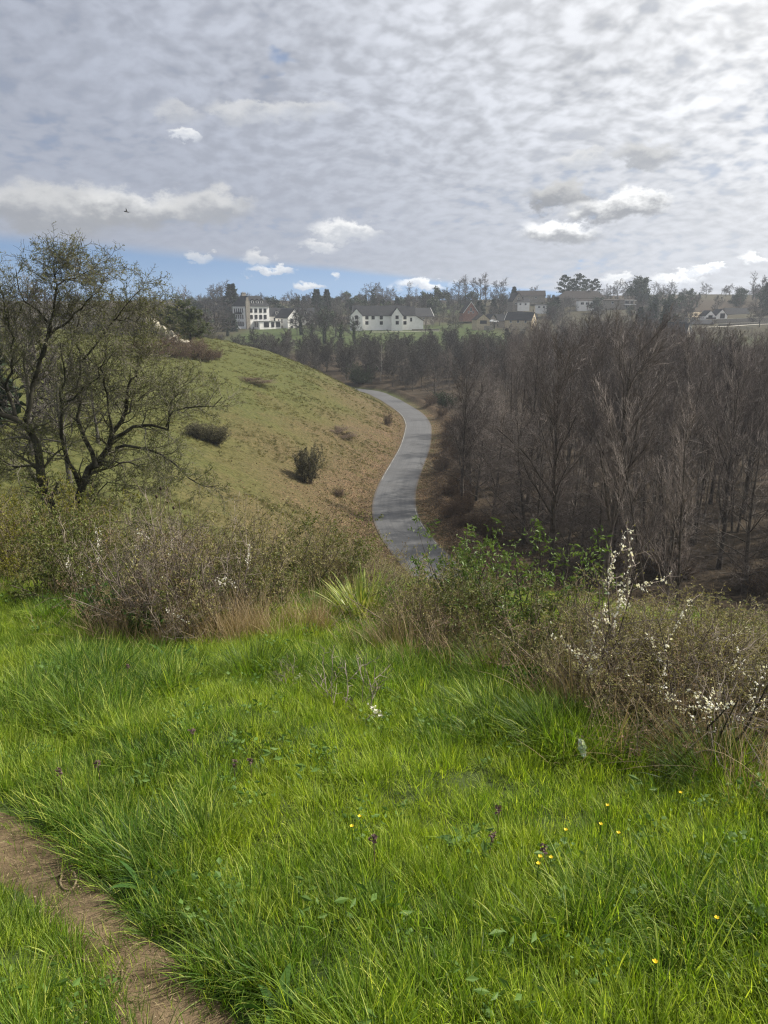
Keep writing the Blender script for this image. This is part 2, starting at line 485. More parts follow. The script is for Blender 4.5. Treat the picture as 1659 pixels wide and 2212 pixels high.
M['teasel'] = simple('teasel_heads', (0.035, 0.024, 0.018), (0.07, 0.05, 0.036), 30.0, 0.9)
M['plastic'] = simple('crumpled_plastic', (0.50, 0.60, 0.58), (0.72, 0.78, 0.76), 12.0, 0.25, trans=0.4, spec=0.5)


def glass_mat():
    m, g = mat('window_glass')
    return finish(m, g, (0.018, 0.021, 0.025), 0.12, spec=0.5)


M['glass'] = glass_mat()


def car_paint():
    m, g = mat('white_car_paint')
    return finish(m, g, (0.78, 0.78, 0.77), 0.25, spec=0.5)


M['carpaint'] = car_paint()


def grass_mat(name, hue, var=1.0, trans=0.5):
    m, g = mat(name)
    at = g.n('ShaderNodeAttribute', attribute_name='shade').outputs['Fac']
    p = pos(g)
    big = g.noise(p, 0.55, 3.0, 0.6)
    mid = g.noise(p, 2.3, 3.0, 0.6)
    a, b, c = hue
    col = g.mix(g.step(g.m('ADD', g.m('MULTIPLY', big, 0.6), g.m('MULTIPLY', mid, 0.4)), 0.36, 0.64), a, b)
    oi = g.n('ShaderNodeObjectInfo').outputs['Random']
    col = g.mix(g.m('MULTIPLY', g.m('POWER', at, 6.0), 0.8), col, c)            # a few blades turn yellow
    f = g.m('MULTIPLY', g.m('ADD', 0.35, g.m('MULTIPLY', at, 1.15)), g.m('ADD', 0.8, g.m('MULTIPLY', oi, 0.4)))
    col = g.mix(1.0, col, g.xyz(f, f, f), 'MULTIPLY')
    tcol = g.mix(1.0, col, (1.25, 1.3, 0.45), 'MULTIPLY')
    return finish(m, g, col, 0.5, trans=trans, tcol=tcol, spec=0.22)


M['grass'] = grass_mat('meadow_grass', ((0.100, 0.195, 0.018), (0.235, 0.325, 0.028), (0.42, 0.42, 0.10)))
M['tussock'] = grass_mat('tussock_grass', ((0.075, 0.160, 0.018), (0.160, 0.255, 0.028), (0.36, 0.36, 0.09)))
M['hillgrass'] = grass_mat('rough_hill_grass', ((0.058, 0.068, 0.015), (0.115, 0.104, 0.028), (0.22, 0.18, 0.07)), trans=0.3)

# ------------------------------------------------------------------ terrain
ROAD = np.array([(-120, 262), (-80, 247), (-40, 232), (-20, 222), (-5, 209.5), (0.2, 193.5), (3.6, 176), (5.8, 161.5), (6.5, 148), (6.1, 137),
                 (4.9, 121), (3.4, 108), (2.3, 99), (1.5, 91), (1.15, 84.5), (1.2, 79), (1.6, 74.5), (2.2, 70.5), (3.0, 66.5), (5.0, 59), (9, 51.5),
                 (15, 46), (23, 43), (40, 42)], float)


def catmull(P, n=6):
    P = np.asarray(P, float); E = np.vstack([2*P[0]-P[1], P, 2*P[-1]-P[-2]])
    out = []
    for i in range(1, len(E)-2):
        p0, p1, p2, p3 = E[i-1:i+3]
        for t in np.arange(n)/n:
            out.append(0.5*((2*p1)+(-p0+p2)*t+(2*p0-5*p1+4*p2-p3)*t*t+(-p0+3*p1-3*p2+p3)*t**3))
    out.append(P[-1]); return np.array(out)


RC = catmull(ROAD, 5)
ROADZ = -19.4
HALF = 2.45


def road_dist(x, y):
    """signed distance to the road's middle; positive on the grassy left side"""
    x = np.asarray(x, float); y = np.asarray(y, float)
    best = np.full(x.shape, 1e9); sg = np.ones(x.shape)
    for i in range(len(RC)-1):
        ax, ay = RC[i]; bx, by = RC[i+1]
        dx, dy = bx-ax, by-ay; L2 = dx*dx+dy*dy
        t = np.clip(((x-ax)*dx+(y-ay)*dy)/L2, 0, 1)
        ex, ey = x-(ax+t*dx), y-(ay+t*dy)
        d = ex*ex+ey*ey
        m = d < best
        best = np.where(m, d, best); sg = np.where(m, -(dx*ey-dy*ex), sg)
    return np.sqrt(best)*np.sign(sg)


def smax(a, b, k):
    h = np.clip(0.5+0.5*(a-b)/k, 0, 1)
    return b*(1-h)+a*h+k*h*(1-h)


PATHC = []          # filled below


def brow(x):
    return np.clip(np.where(x > 0, 10.2-1.05*x, 10.2-0.22*x), 5.2, 13.0)


def bank(x, y):
    b = brow(x)
    up = np.where(y > 0, -0.205*y, -0.10*np.maximum(y, -40)-0.0)
    z = np.where(y < b, up, -0.205*b-0.50*(y-b)+0.29*np.exp(-(y-b)/4)*(y-b))
    return np.maximum(z, -60)


FX = [-100, 214, 260, 300, 380, 430, 480, 560, 640, 760, 1000, 3000]
FZ = [-19.6, -19.4, -17.0, -14.0, -8.7, -7.2, -3.0, 5.0, 9.5, 10.5, 2.0, -40]


def terrain(x, y, detail=True):
    x = np.asarray(x, float); y = np.asarray(y, float)
    d = road_dist(x, y)
    s = np.maximum(d-HALF-0.6, 0)
    # grassy spur on the left of the road
    rise = 15.2*(1-np.exp(-(s/23.0)**1.25))+0.035*np.minimum(s, 90)
    hill = ROADZ+rise-np.maximum(32-y, 0)*0.42-np.maximum(y-235, 0)*0.06
    und = fbm(x, y, 0.06, 11, 3)*1.6*np.clip(s/12, 0, 1)
    und = und+0.13*np.sin(s*2.9+9*fbm(x, y, 0.09, 15, 2))*np.clip(s/6, 0, 1)*np.clip((60-s)/15, 0, 1)*np.clip((y-25)/15, 0, 1)*np.clip(0.5+3*fbm(x, y, 0.05, 17, 2), 0, 1)
    hill = np.where(d > 0, hill+und, -80)
    # valley floor and far side
    xr = np.clip((x-60)/150, 0, 1)*4.0
    yy = y+np.clip(x, -200, 250)*0.10
    fl = np.interp(yy, FX, FZ)+np.where(yy > 260, xr*np.clip((yy-260)/80, 0, 1), 0)
    fl = fl+np.where(d < 0, np.minimum(0.05*np.maximum(-d-6, 0), 2.2), 0)*np.clip((300-y)/60, 0, 1)
    fl = fl+fbm(x, y, 0.03, 5, 3)*1.2*np.clip((np.abs(d)-5)/15, 0, 1)
    fl = fl+np.where(d < 0, 1.0*np.exp(-((-d-HALF-3.0)/1.6)**2), 0)*np.clip((230-y)/20, 0, 1)
    z = smax(hill, fl, 2.5)
    z = smax(z, bank(x, y), 2.0)-0.0
    near = np.clip((np.abs(d)-HALF-0.5)/3.0, 0, 1); near = near*near*(3-2*near)
    z = (ROADZ-0.03)*(1-near)+z*near
    if detail:
        r = np.hypot(x, y)
        z = z+fbm(x, y, 0.95, 21, 2)*0.32*np.clip((26-r)/6, 0, 1)*np.clip(r/2.0, 0.3, 1)
        z = z+fbm(x, y, 0.45, 31, 3)*0.55*np.clip((r-26)/10, 0, 1)*near*np.clip((260-r)/40, 0, 1)
    if len(PATHC):
        pd = path_dist(x, y)
        z = z-0.055*np.exp(-(pd/0.26)**4)
    return z


def path_dist(x, y):
    best = np.full(np.shape(x), 1e9)
    for (ax, ay), (bx, by) in zip(PATHC[:-1], PATHC[1:]):
        dx, dy = bx-ax, by-ay
        t = np.clip(((x-ax)*dx+(y-ay)*dy)/(dx*dx+dy*dy), 0, 1)
        best = np.minimum(best, np.hypot(x-(ax+t*dx), y-(ay+t*dy)))
    return best


def tz(x, y):
    return float(terrain(np.array([x]), np.array([y]))[0])


def hitp(vx, vy, far=900.0, near=0.8):
    """ground point seen at a place in the photo (enlarged-view units)"""
    d = ray(vx*V2, vy*V2)
    t = np.geomspace(near, far, 1500)
    X, Y, Z = d[0]*t, d[1]*t, CZ+d[2]*t
    g = terrain(X, Y)
    k = np.nonzero(Z <= g)[0]
    i = k[0] if len(k) else len(t)-1
    return np.array([X[i], Y[i], g[i]])


def at(vx, depth):
    """x for a bearing in the photo at a given forward depth"""
    d = ray(vx*V2, 310.0); return d[0]/d[1]*depth


PATHC = [tuple(hitp(a, b)[:2]) for a, b in [(-260, 1620), (-130, 1690), (-10, 1775), (100, 1865), (215, 1985), (300, 2085), (395, 2212)]]
v = np.array(PATHC[-1])-np.array(PATHC[-2]); v /= np.linalg.norm(v)
PATHC = [tuple(np.array(PATHC[0])-v*0+(np.array(PATHC[0])-np.array(PATHC[1]))*3)]+PATHC+[tuple(np.array(PATHC[-1])+v*1.5), tuple(np.array(PATHC[-1])+v*4)]
PATHC = [tuple(p) for p in catmull(PATHC, 4)]


def ground_mat():
    m, g = mat('ground_cover')
    p = pos(g)
    sep = g.n('ShaderNodeSeparateXYZ'); g.nt.links.new(p, sep.inputs[0])
    at_l = g.n('ShaderNodeAttribute', attribute_name='litter').outputs['Fac']
    at_h = g.n('ShaderNodeAttribute', attribute_name='hill').outputs['Fac']
    at_w = g.n('ShaderNodeAttribute', attribute_name='wood').outputs['Fac']
    big = g.noise(p, 0.045, 4.0, 0.6); mid = g.noise(p, 0.3, 4.0, 0.65); fine = g.noise(p, 2.2, 4.0, 0.7); spk = g.noise(p, 5.5, 2.0, 0.7)
    grass = g.mix(g.step(mid, 0.35, 0.65), (0.034, 0.052, 0.016), (0.058, 0.074, 0.024))
    dry = g.mix(g.step(fine, 0.35, 0.65), (0.052, 0.051, 0.016), (0.098, 0.092, 0.034))
    hillg = g.mix(g.step(fine, 0.35, 0.66), (0.048, 0.056, 0.016), (0.088, 0.090, 0.030))
    low = g.m('MULTIPLY', g.m('SUBTRACT', g.step(sep.outputs[2], -5.0, -17.0), 0.55), 0.46)
    hill = g.mix(g.step(g.m('ADD', low, g.m('ADD', g.m('MULTIPLY', big, 0.6), g.m('MULTIPLY', mid, 0.4))), 0.40, 0.60), hillg, dry)
    hill = g.mix(g.step(g.m('ADD', big, g.m('MULTIPLY', mid, 0.4)), 0.86, 0.95), hill, (0.115, 0.085, 0.060))
    soil = g.mix(g.step(fine, 0.3, 0.7), (0.028, 0.022, 0.015), (0.060, 0.045, 0.030))
    leaf = g.mix(g.step(spk, 0.46, 0.62), (0.058, 0.040, 0.025), (0.185, 0.122, 0.070))
    c = g.mix(at_h, grass, hill)
    c = g.mix(at_w, c, soil)
    lm = g.m('MULTIPLY', at_l, g.m('ADD', 0.25, g.m('MULTIPLY', g.step(g.m('ADD', g.m('MULTIPLY', fine, 0.6), g.m('MULTIPLY', mid, 0.4)), 0.35, 0.6), 0.75)))
    c = g.mix(lm, c, leaf)
    bump = g.m('ADD', g.m('MULTIPLY', fine, 0.6), g.m('MULTIPLY', mid, 0.8))
    return finish(m, g, c, 0.95, bump, 0.9, 0.25, spec=0.1)


def build_ground():
    r = np.concatenate([np.geomspace(0.25, 20, 110)[:-1], np.linspace(20, 60, 90)[:-1], np.linspace(60, 240, 200)[:-1], np.geomspace(240, 1000, 90)])
    th = np.radians(np.concatenate([np.linspace(-42, 42, 360), np.linspace(42, 318, 110)[1:-1]]))
    Rr, Tt = np.meshgrid(r, th, indexing='ij')
    X, Y = Rr*np.sin(Tt), Rr*np.cos(Tt)
    Z = terrain(X.ravel(), Y.ravel()).reshape(X.shape)
    n, k = X.shape
    V = np.stack([X, Y, Z], -1).reshape(-1, 3)
    V = np.vstack([V, [[0, 0, tz(0, 0)]]])
    i = np.arange(n-1)[:, None]*k; j = np.arange(k)[None, :]; j2 = (j+1) % k
    Q = np.stack([i+j, i+j2, i+k+j2, i+k+j], -1).reshape(-1, 4)[:, ::-1]
    T = np.stack([np.full(k, n*k), np.arange(k), (np.arange(k)+1) % k], -1)[:, ::-1]
    me = mesh_np('ground', V, Q, T, ground_mat(), smooth=True)
    d = road_dist(V[:, 0], V[:, 1])
    s = np.abs(d)-HALF
    rr = np.hypot(V[:, 0], V[:, 1])
    yy = V[:, 1]
    wob = fbm(V[:, 0], V[:, 1], 0.12, 3, 3)
    lit = np.clip(1.15-s/np.where(d > 0, 15+26*wob, 7), 0, 1)*np.clip((200-yy)/40, 0, 1)
    hil = np.where(d > -2, 1.0, 0.15)*np.clip((rr-22)/10, 0, 1)*np.clip((330-yy)/60, 0, 1)
    wood = np.where(d < 0, 1.0, 0.0)*np.clip((s-0.3)/2, 0, 1)*np.clip((rr-20)/12, 0, 1)*np.clip((330-yy)/40, 0, 1)
    wood = np.maximum(wood, np.clip((yy-425)/40, 0, 1)*np.clip(0.75+2.5*fbm(V[:, 0], V[:, 1], 0.02, 8, 2), 0, 1))
    field = np.clip((V[:, 0]+75)/10, 0, 1)*np.clip((62-V[:, 0])/10, 0, 1)
    wood = np.maximum(wood, np.clip((yy-300)/30, 0, 1)*(1-field)*0.8)
    for nm, a in (('litter', lit), ('hill', hil), ('wood', wood)):
        at_ = me.attributes.new(nm, 'FLOAT', 'POINT'); at_.data.foreach_set('value', a.astype(np.float32))
    tag(link('ground', me), kind='structure')


def road_mat():
    m, g = mat('worn_tarmac')
    p = pos(g)
    at_u = g.n('ShaderNodeAttribute', attribute_name='across').outputs['Fac']
    fine = g.noise(p, 6.0, 5.0, 0.7); mid = g.noise(p, 0.35, 4.0, 0.65, 0.4)
    st = g.noise(g.xyz(g.m('MULTIPLY', at_u, 9.0), g.m('MULTIPLY', g.n('ShaderNodeAttribute', attribute_name='run').outputs['Fac'], 0.05)), 1.0, 3.0, 0.6)
    c = g.mix(g.step(fine, 0.3, 0.7), (0.060, 0.061, 0.063), (0.090, 0.092, 0.094))
    f = g.m('ADD', 0.42, g.m('ADD', g.m('MULTIPLY', mid, 0.45), g.m('MULTIPLY', st, 0.80)))
    c = g.mix(1.0, c, g.xyz(f, f, f), 'MULTIPLY')
    pt = g.noise(p, 0.16, 2.0, 0.4, 1.2)
    c = g.mix(g.m('MULTIPLY', g.step(pt, 0.56, 0.575), 0.45), c, (0.060, 0.060, 0.060))
    cr = g.n('ShaderNodeTexVoronoi', feature='DISTANCE_TO_EDGE'); g.put(cr.inputs['Vector'], p); cr.inputs['Scale'].default_value = 0.32
    c = g.mix(g.m('MULTIPLY', g.step(cr.outputs['Distance'], 0.016, 0.004), 0.5), c, (0.035, 0.034, 0.032))
    rag = g.m('ADD', g.m('ABSOLUTE', at_u), g.m('MULTIPLY', g.m('SUBTRACT', g.noise(p, 1.1, 4.0, 0.7), 0.5), 0.16))
    c = g.mix(g.m('MULTIPLY', g.step(rag, 0.88, 0.99), 0.8), c, (0.075, 0.056, 0.038))
    return finish(m, g, c, 0.72, fine, 0.2, 0.02, spec=0.35)


def strip(name, c, offs, zoff, mt, kind='structure', attrs=False, zf=None, parent=None):
    t = np.gradient(c, axis=0); t /= np.linalg.norm(t, axis=1, keepdims=True)
    nrm = np.stack([t[:, 1], -t[:, 0]], 1)
    k = len(offs[0]) if np.ndim(offs) == 2 else len(offs)
    O = np.broadcast_to(np.asarray(offs, float), (len(c), k))
    P = c[:, None, :]+nrm[:, None, :]*O[..., None]
    z = (zf(P[..., 0].ravel(), P[..., 1].ravel()).reshape(P.shape[:2]) if zf is not None else np.full(P.shape[:2], ROADZ))+zoff
    V = np.concatenate([P, z[..., None]], -1).reshape(-1, 3)
    i = np.arange(len(c)-1)[:, None]*k; j = np.arange(k-1)[None, :]
    Q = np.stack([i+j, i+j+1, i+k+j+1, i+k+j], -1).reshape(-1, 4)
    me = mesh_np(name, V, Q, None, mt, smooth=True)
    if me.polygons[0].normal.z < 0:
        me.flip_normals()
    if attrs:
        run = np.concatenate([[0], np.cumsum(np.linalg.norm(np.diff(c, axis=0), axis=1))])
        a = me.attributes.new('across', 'FLOAT', 'POINT'); a.data.foreach_set('value', (O/np.max(np.abs(O))).astype(np.float32).ravel())
        a = me.attributes.new('run', 'FLOAT', 'POINT'); a.data.foreach_set('value', np.repeat(run, k).astype(np.float32))
    o = link(name, me, parent)
    if kind:
        tag(o, kind=kind)
    return o


build_ground()


def build_road():
    c = catmull(ROAD, 14)
    cr = np.linspace(-1, 1, 9)
    crown = 0.05*(1-cr**2)
    o = strip('road', c, cr*HALF, np.tile(0.02+crown, (len(c), 1)), road_mat(), attrs=True)
    wm = simple('worn_white_paint', (0.12, 0.12, 0.115), (0.32, 0.32, 0.30), 0.5, 0.7)
    # worn edge lines: left side along the upper bend, right side at the near bend
    y = c[:, 1]
    m = (y > 96) & (y < 172)
    strip('edge_line', c[m], (HALF-0.20, HALF-0.12), 0.036, wm, None, parent=o)
    m = (y > 68) & (y < 82)
    strip('edge_line', c[m], (-HALF+0.13, -HALF+0.18), 0.036, wm, None, parent=o)


build_road()


def dirt_mat():
    m, g = mat('trodden_earth')
    p = pos(g)
    a = g.noise(p, 5.0, 5.0, 0.65); b = g.noise(p, 38.0, 4.0, 0.7); c2 = g.noise(p, 140.0, 2.0, 0.6)
    c = g.mix(g.step(a, 0.34, 0.66), (0.070, 0.050, 0.028), (0.145, 0.106, 0.062))
    c = g.mix(g.m('MULTIPLY', g.step(b, 0.55, 0.72), 0.5), c, (0.075, 0.048, 0.026))
    c = g.mix(g.m('MULTIPLY', g.step(c2, 0.66, 0.74), 0.45), c, (0.32, 0.25, 0.16))
    bump = g.m('ADD', g.m('MULTIPLY', a, 0.7), g.m('ADD', g.m('MULTIPLY', b, 0.4), g.m('MULTIPLY', c2, 0.12)))
    return finish(m, g, c, 0.92, bump, 0.9, 0.03, spec=0.15)


def build_path():
    c = catmull(PATHC, 6)
    u = np.linspace(-1, 1, 13)
    w = 0.19+0.22*fbm(c[:, 0]*3, c[:, 1]*3, 1.0, 91, 2)
    strip('path', c, u[None, :]*w[:, None], np.tile(0.010-0.03*np.abs(u)**4, (len(c), 1)), dirt_mat(), zf=terrain)


build_path()

# ------------------------------------------------------------------ plants: prototypes (shared meshes)
KIND = {}


def plant(kind, name, label, cat, x, y, rz=0.0, s=1.0, group=None, z=None, sink=0.05):
    t = thing(name, label, cat, (x, y, (tz(x, y) if z is None else z)-sink), rz, group, s)
    for pn, me in KIND[kind]:
        link(pn, me, t)
    return t


def trunk_line(r, H, r0, K=12, lean=0.04, wig=0.25, top=0.12):
    P = np.zeros((1, K, 3))
    P[0, :, 2] = np.linspace(-0.4, H, K)
    w = np.cumsum(r.normal(0, wig, (K, 2)), axis=0)*(H/K)*0.22
    w -= w[0]
    P[0, :, :2] = w+np.linspace(0, 1, K)[:, None]**1.3*r.normal(0, lean, 2)*H
    R = (r0*np.linspace(1, top, K)**0.9)[None, :]
    R[0, 0] *= 1.35
    return P, R


def bare_tree(kind, seed, H, r0, l1, l2, l3, l4=None, bark='bark', twig='twig', lean=0.04, wig=0.25, top=0.12, buds=None, ivy=0):
    r = np.random.default_rng(seed)
    P0, R0 = trunk_line(r, H, r0, lean=lean, wig=wig, top=top)
    P1, R1 = sub(r, P0, R0, absl=H, **l1)
    P2, R2 = sub(r, P1, R1, **l2)
    P3, R3 = sub(r, P2, R2, **l3)
    tr = merge([tubes(P0, R0, 7), tubes(P1, R1, 5)])
    cr = [tubes(P2, R2, 3), tubes(P3, R3, 3)]
    last = P3
    if l4:
        P4, R4 = sub(r, P3, R3, **l4); cr.append(tubes(P4, R4, 3)); last = P4
    cr = merge(cr)
    KIND[kind] = [('trunk', mesh_np('trunk', *tr, None, M[bark], smooth=True)), ('crown', mesh_np('crown', *cr, None, M[twig], smooth=False))]
    if buds:
        C = along(last, r.random((len(last), buds[0]))).reshape(-1, 3)
        KIND[kind].append(('leaves', mesh_np('leaves', *leaves(r, C, buds[1]), None, M[buds[2]])))
    if ivy:
        t = r.random((1, ivy))*0.72
        C = along(P0, t)[0]; a = r.random(ivy)*6.28; q = (0.25+0.75*r.random(ivy)**0.5)*(0.9-0.7*t[0])*H*0.085
        C = C+np.stack([np.cos(a)*q, np.sin(a)*q, r.normal(0, 0.2, ivy)], 1)
        C2 = along(P1, r.random((len(P1), ivy//(2*len(P1))))*0.5).reshape(-1, 3)
        C = np.vstack([C, C2+r.normal(0, 0.25, C2.shape)])
        KIND[kind].append(('ivy', mesh_np('ivy', *leaves(r, C, 0.42, 0.8), None, M['ivy'])))


for i in range(4):       # tall wood beeches
    bare_tree('beech%d' % i, 100+i, 19.0, 0.26,
              dict(nc=22, t0=0.24, t1=0.98, ang=(10, 27), ratio=0.46, K=7, up=0.05, wig=0.10, rr=0.50, fall=0.62, rmin=0.02),
              dict(nc=9, t0=0.12, t1=0.98, ang=(14, 36), ratio=0.36, K=4, up=0.08, wig=0.09, rr=0.45, fall=0.35, rmin=0.014),
              dict(nc=7, t0=0.12, t1=1.0, ang=(14, 38), ratio=0.52, K=3, up=0.08, wig=0.10, rr=0.5, fall=0.3, rmin=0.011),
              dict(nc=5, t0=0.15, t1=1.0, ang=(14, 36), ratio=0.64, K=3, up=0.07, wig=0.10, rr=0.6, fall=0.3, rmin=0.0085), wig=0.10, lean=0.02)
def coppice(kind, seed, nst, H, r0):
    """several drawn-up stems from one stool"""
    r = np.random.default_rng(seed); Ps, Rs = [], []
    for k in range(nst):
        P, R = trunk_line(r, H*r.uniform(0.82, 1.05), r0*r.uniform(0.7, 1.2), lean=0.03, wig=0.10)
        a = 6.28*(k+r.random()*0.6)/nst; o = np.array([math.cos(a), math.sin(a), 0])
        P = P+o*r.uniform(0.2, 0.5)+o*np.linspace(0, 1, P.shape[1])[None, :, None]*r.uniform(0.5, 2.2)
        Ps.append(P); Rs.append(R)
    P0, R0 = np.concatenate(Ps), np.concatenate(Rs)
    P1, R1 = sub(r, P0, R0, 11, 0.32, 0.98, (10, 28), 0.30, 6, 0.05, 0.08, 0.45, 0.5, 0.016, absl=H)
    P2, R2 = sub(r, P1, R1, 7, 0.15, 0.98, (14, 36), 0.38, 4, 0.08, 0.09, 0.5, 0.3, 0.013)
    P3, R3 = sub(r, P2, R2, 6, 0.12, 1.0, (14, 38), 0.56, 3, 0.08, 0.10, 0.55, 0.3, 0.010)
    P4, R4 = sub(r, P3, R3, 4, 0.15, 1.0, (14, 36), 0.64, 3, 0.07, 0.10, 0.6, 0.3, 0.0085)
    V, Q = merge([tubes(P0, R0, 6), tubes(P1, R1, 4)]); V2_, Q2_ = merge([tubes(P2, R2, 3), tubes(P3, R3, 3), tubes(P4, R4, 3)])
    KIND[kind] = [('trunk', mesh_np('trunk', V, Q, None, M['bark'], smooth=True)), ('crown', mesh_np('crown', V2_, Q2_, None, M['twig']))]


for i in range(3):
    coppice('pole%d' % i, 140+i, 3, 17.5, 0.12)
for i in range(2):       # edge beeches with low sweeping boughs
    bare_tree('edge%d' % i, 160+i, 13.0, 0.22,
              dict(nc=30, t0=0.07, t1=0.99, ang=(45, 82), ratio=0.48, K=6, up=0.035, wig=0.09, rr=0.42, fall=0.62, rmin=0.018),
              dict(nc=8, t0=0.15, t1=0.98, ang=(22, 52), ratio=0.42, K=4, up=0.02, wig=0.12, rr=0.5, fall=0.35, rmin=0.010),
              dict(nc=6, t0=0.15, t1=1.0, ang=(22, 48), ratio=0.50, K=3, up=0.02, wig=0.13, rr=0.55, fall=0.3, rmin=0.012),
              dict(nc=4, t0=0.2, t1=1.0, ang=(20, 45), ratio=0.6, K=3, up=0.0, wig=0.14, rr=0.6, fall=0.3, rmin=0.010))
for i in range(3):       # smaller grey scrub trees
    bare_tree('scrub%d' % i, 180+i, 9.0, 0.13,
              dict(nc=16, t0=0.10, t1=0.98, ang=(20, 58), ratio=0.50, K=5, up=0.07, wig=0.12, rr=0.5, fall=0.55, rmin=0.016),
              dict(nc=7, t0=0.15, t1=0.98, ang=(22, 55), ratio=0.46, K=4, up=0.05, wig=0.14, rr=0.5, fall=0.35, rmin=0.026),
              dict(nc=6, t0=0.15, t1=1.0, ang=(22, 50), ratio=0.52, K=3, up=0.04, wig=0.15, rr=0.55, fall=0.3, rmin=0.022),
              dict(nc=4, t0=0.2, t1=1.0, ang=(20, 45), ratio=0.6, K=3, up=0.02, wig=0.15, rr=0.6, fall=0.3, rmin=0.042), bark='greybark', twig='fartwig')
for i in range(3):       # broad bare park trees for the skyline
    bare_tree('oak%d' % i, 200+i, 12.0, 0.30,
              dict(nc=13, t0=0.22, t1=0.96, ang=(30, 66), ratio=0.62, K=6, up=0.05, wig=0.16, rr=0.5, fall=0.5, rmin=0.075),
              dict(nc=7, t0=0.2, t1=0.98, ang=(25, 58), ratio=0.46, K=4, up=0.04, wig=0.16, rr=0.55, fall=0.3, rmin=0.058),
              dict(nc=6, t0=0.2, t1=1.0, ang=(22, 55), ratio=0.52, K=3, up=0.03, wig=0.16, rr=0.6, fall=0.3, rmin=0.046),
              dict(nc=4, t0=0.2, t1=1.0, ang=(22, 50), ratio=0.55, K=3, up=0.02, wig=0.16, rr=0.7, fall=0.3, rmin=0.036), bark='greybark', twig='fartwig',
              ivy=(1400 if i == 2 else 0))
bare_tree('slim0', 230, 14.0, 0.22,
          dict(nc=22, t0=0.25, t1=0.99, ang=(25, 55), ratio=0.26, K=5, up=0.10, wig=0.12, rr=0.45, fall=0.5, rmin=0.07),
          dict(nc=6, t0=0.2, t1=0.98, ang=(25, 50), ratio=0.48, K=4, up=0.06, wig=0.14, rr=0.55, fall=0.3, rmin=0.05),
          dict(nc=6, t0=0.2, t1=1.0, ang=(22, 50), ratio=0.55, K=3, up=0.04, wig=0.15, rr=0.6, fall=0.3, rmin=0.018), bark='greybark', twig='greytwig')
bare_tree('birch0', 240, 9.5, 0.11,
          dict(nc=18, t0=0.2, t1=0.98, ang=(25, 50), ratio=0.28, K=5, up=0.02, wig=0.10, rr=0.4, fall=0.5, rmin=0.014),
          dict(nc=7, t0=0.2, t1=0.98, ang=(25, 50), ratio=0.45, K=4, up=-0.05, wig=0.12, rr=0.5, fall=0.3, rmin=0.009),
          dict(nc=5, t0=0.2, t1=1.0, ang=(22, 45), ratio=0.55, K=3, up=-0.08, wig=0.12, rr=0.6, fall=0.3, rmin=0.007), bark='birch', twig='greytwig')
bare_tree('greenthorn', 250, 6.0, 0.20,
          dict(nc=16, t0=0.12, t1=0.96, ang=(35, 78), ratio=0.62, K=6, up=0.03, wig=0.16, rr=0.5, fall=0.45, rmin=0.02),
          dict(nc=8, t0=0.2, t1=0.98, ang=(25, 58), ratio=0.42, K=4, up=0.03, wig=0.16, rr=0.5, fall=0.3, rmin=0.014),
          dict(nc=6, t0=0.2, t1=1.0, ang=(22, 55), ratio=0.50, K=3, up=0.02, wig=0.16, rr=0.6, fall=0.3, rmin=0.010), bark='hawbark', twig='greytwig', buds=(12, 0.30, 'haw_green'))


def conifer(kind, seed, H, base_r, whorls, per, droop, sz, mt='conifer', t0=0.08, power=0.9):
    r = np.random.default_rng(seed)
    P0, R0 = trunk_line(r, H, H*0.016, lean=0.01, wig=0.05, top=0.1)
    pts, dirs, Bp = [], [], []
    for w in range(whorls):
        t = t0+(0.99-t0)*w/(whorls-1)
        L = base_r*(1-t)**power*(0.75+0.5*r.random())+0.15
        for j in range(per):
            a = 6.28*(j+r.random())/per; ll = L*(0.65+0.5*r.random())
            d = np.array([math.cos(a), math.sin(a), -droop*(1-t)+0.25*t])
            s0 = np.array([0, 0, t*H]); e = s0+d*ll
            Bp.append(np.stack([s0, s0+d*ll*0.5+[0, 0, 0.05*ll], e]))
            q = r.random(9)**0.6
            pts.append(s0+d*ll*q[:, None]+r.normal(0, 0.10*ll, (9, 3))*[1, 1, 0.5]); dirs.append(np.tile(d, (9, 1)))
    Bp = np.array(Bp)
    tr = merge([tubes(P0, R0, 6), tubes(Bp, np.full(Bp.shape[:2], H*0.003), 3)])
    cr = leaves(r, np.vstack(pts), sz, 0.55, np.vstack(dirs), 0.12, 0.5)
    KIND[kind] = [('trunk', mesh_np('trunk', *tr, None, M['greybark'], smooth=True)), ('crown', mesh_np('crown', *cr, None, M[mt]))]


conifer('spruce0', 301, 12, 3.2, 26, 7, 0.35, 1.0)
conifer('spruce1', 302, 12, 2.5, 26, 7, 0.30, 0.9)


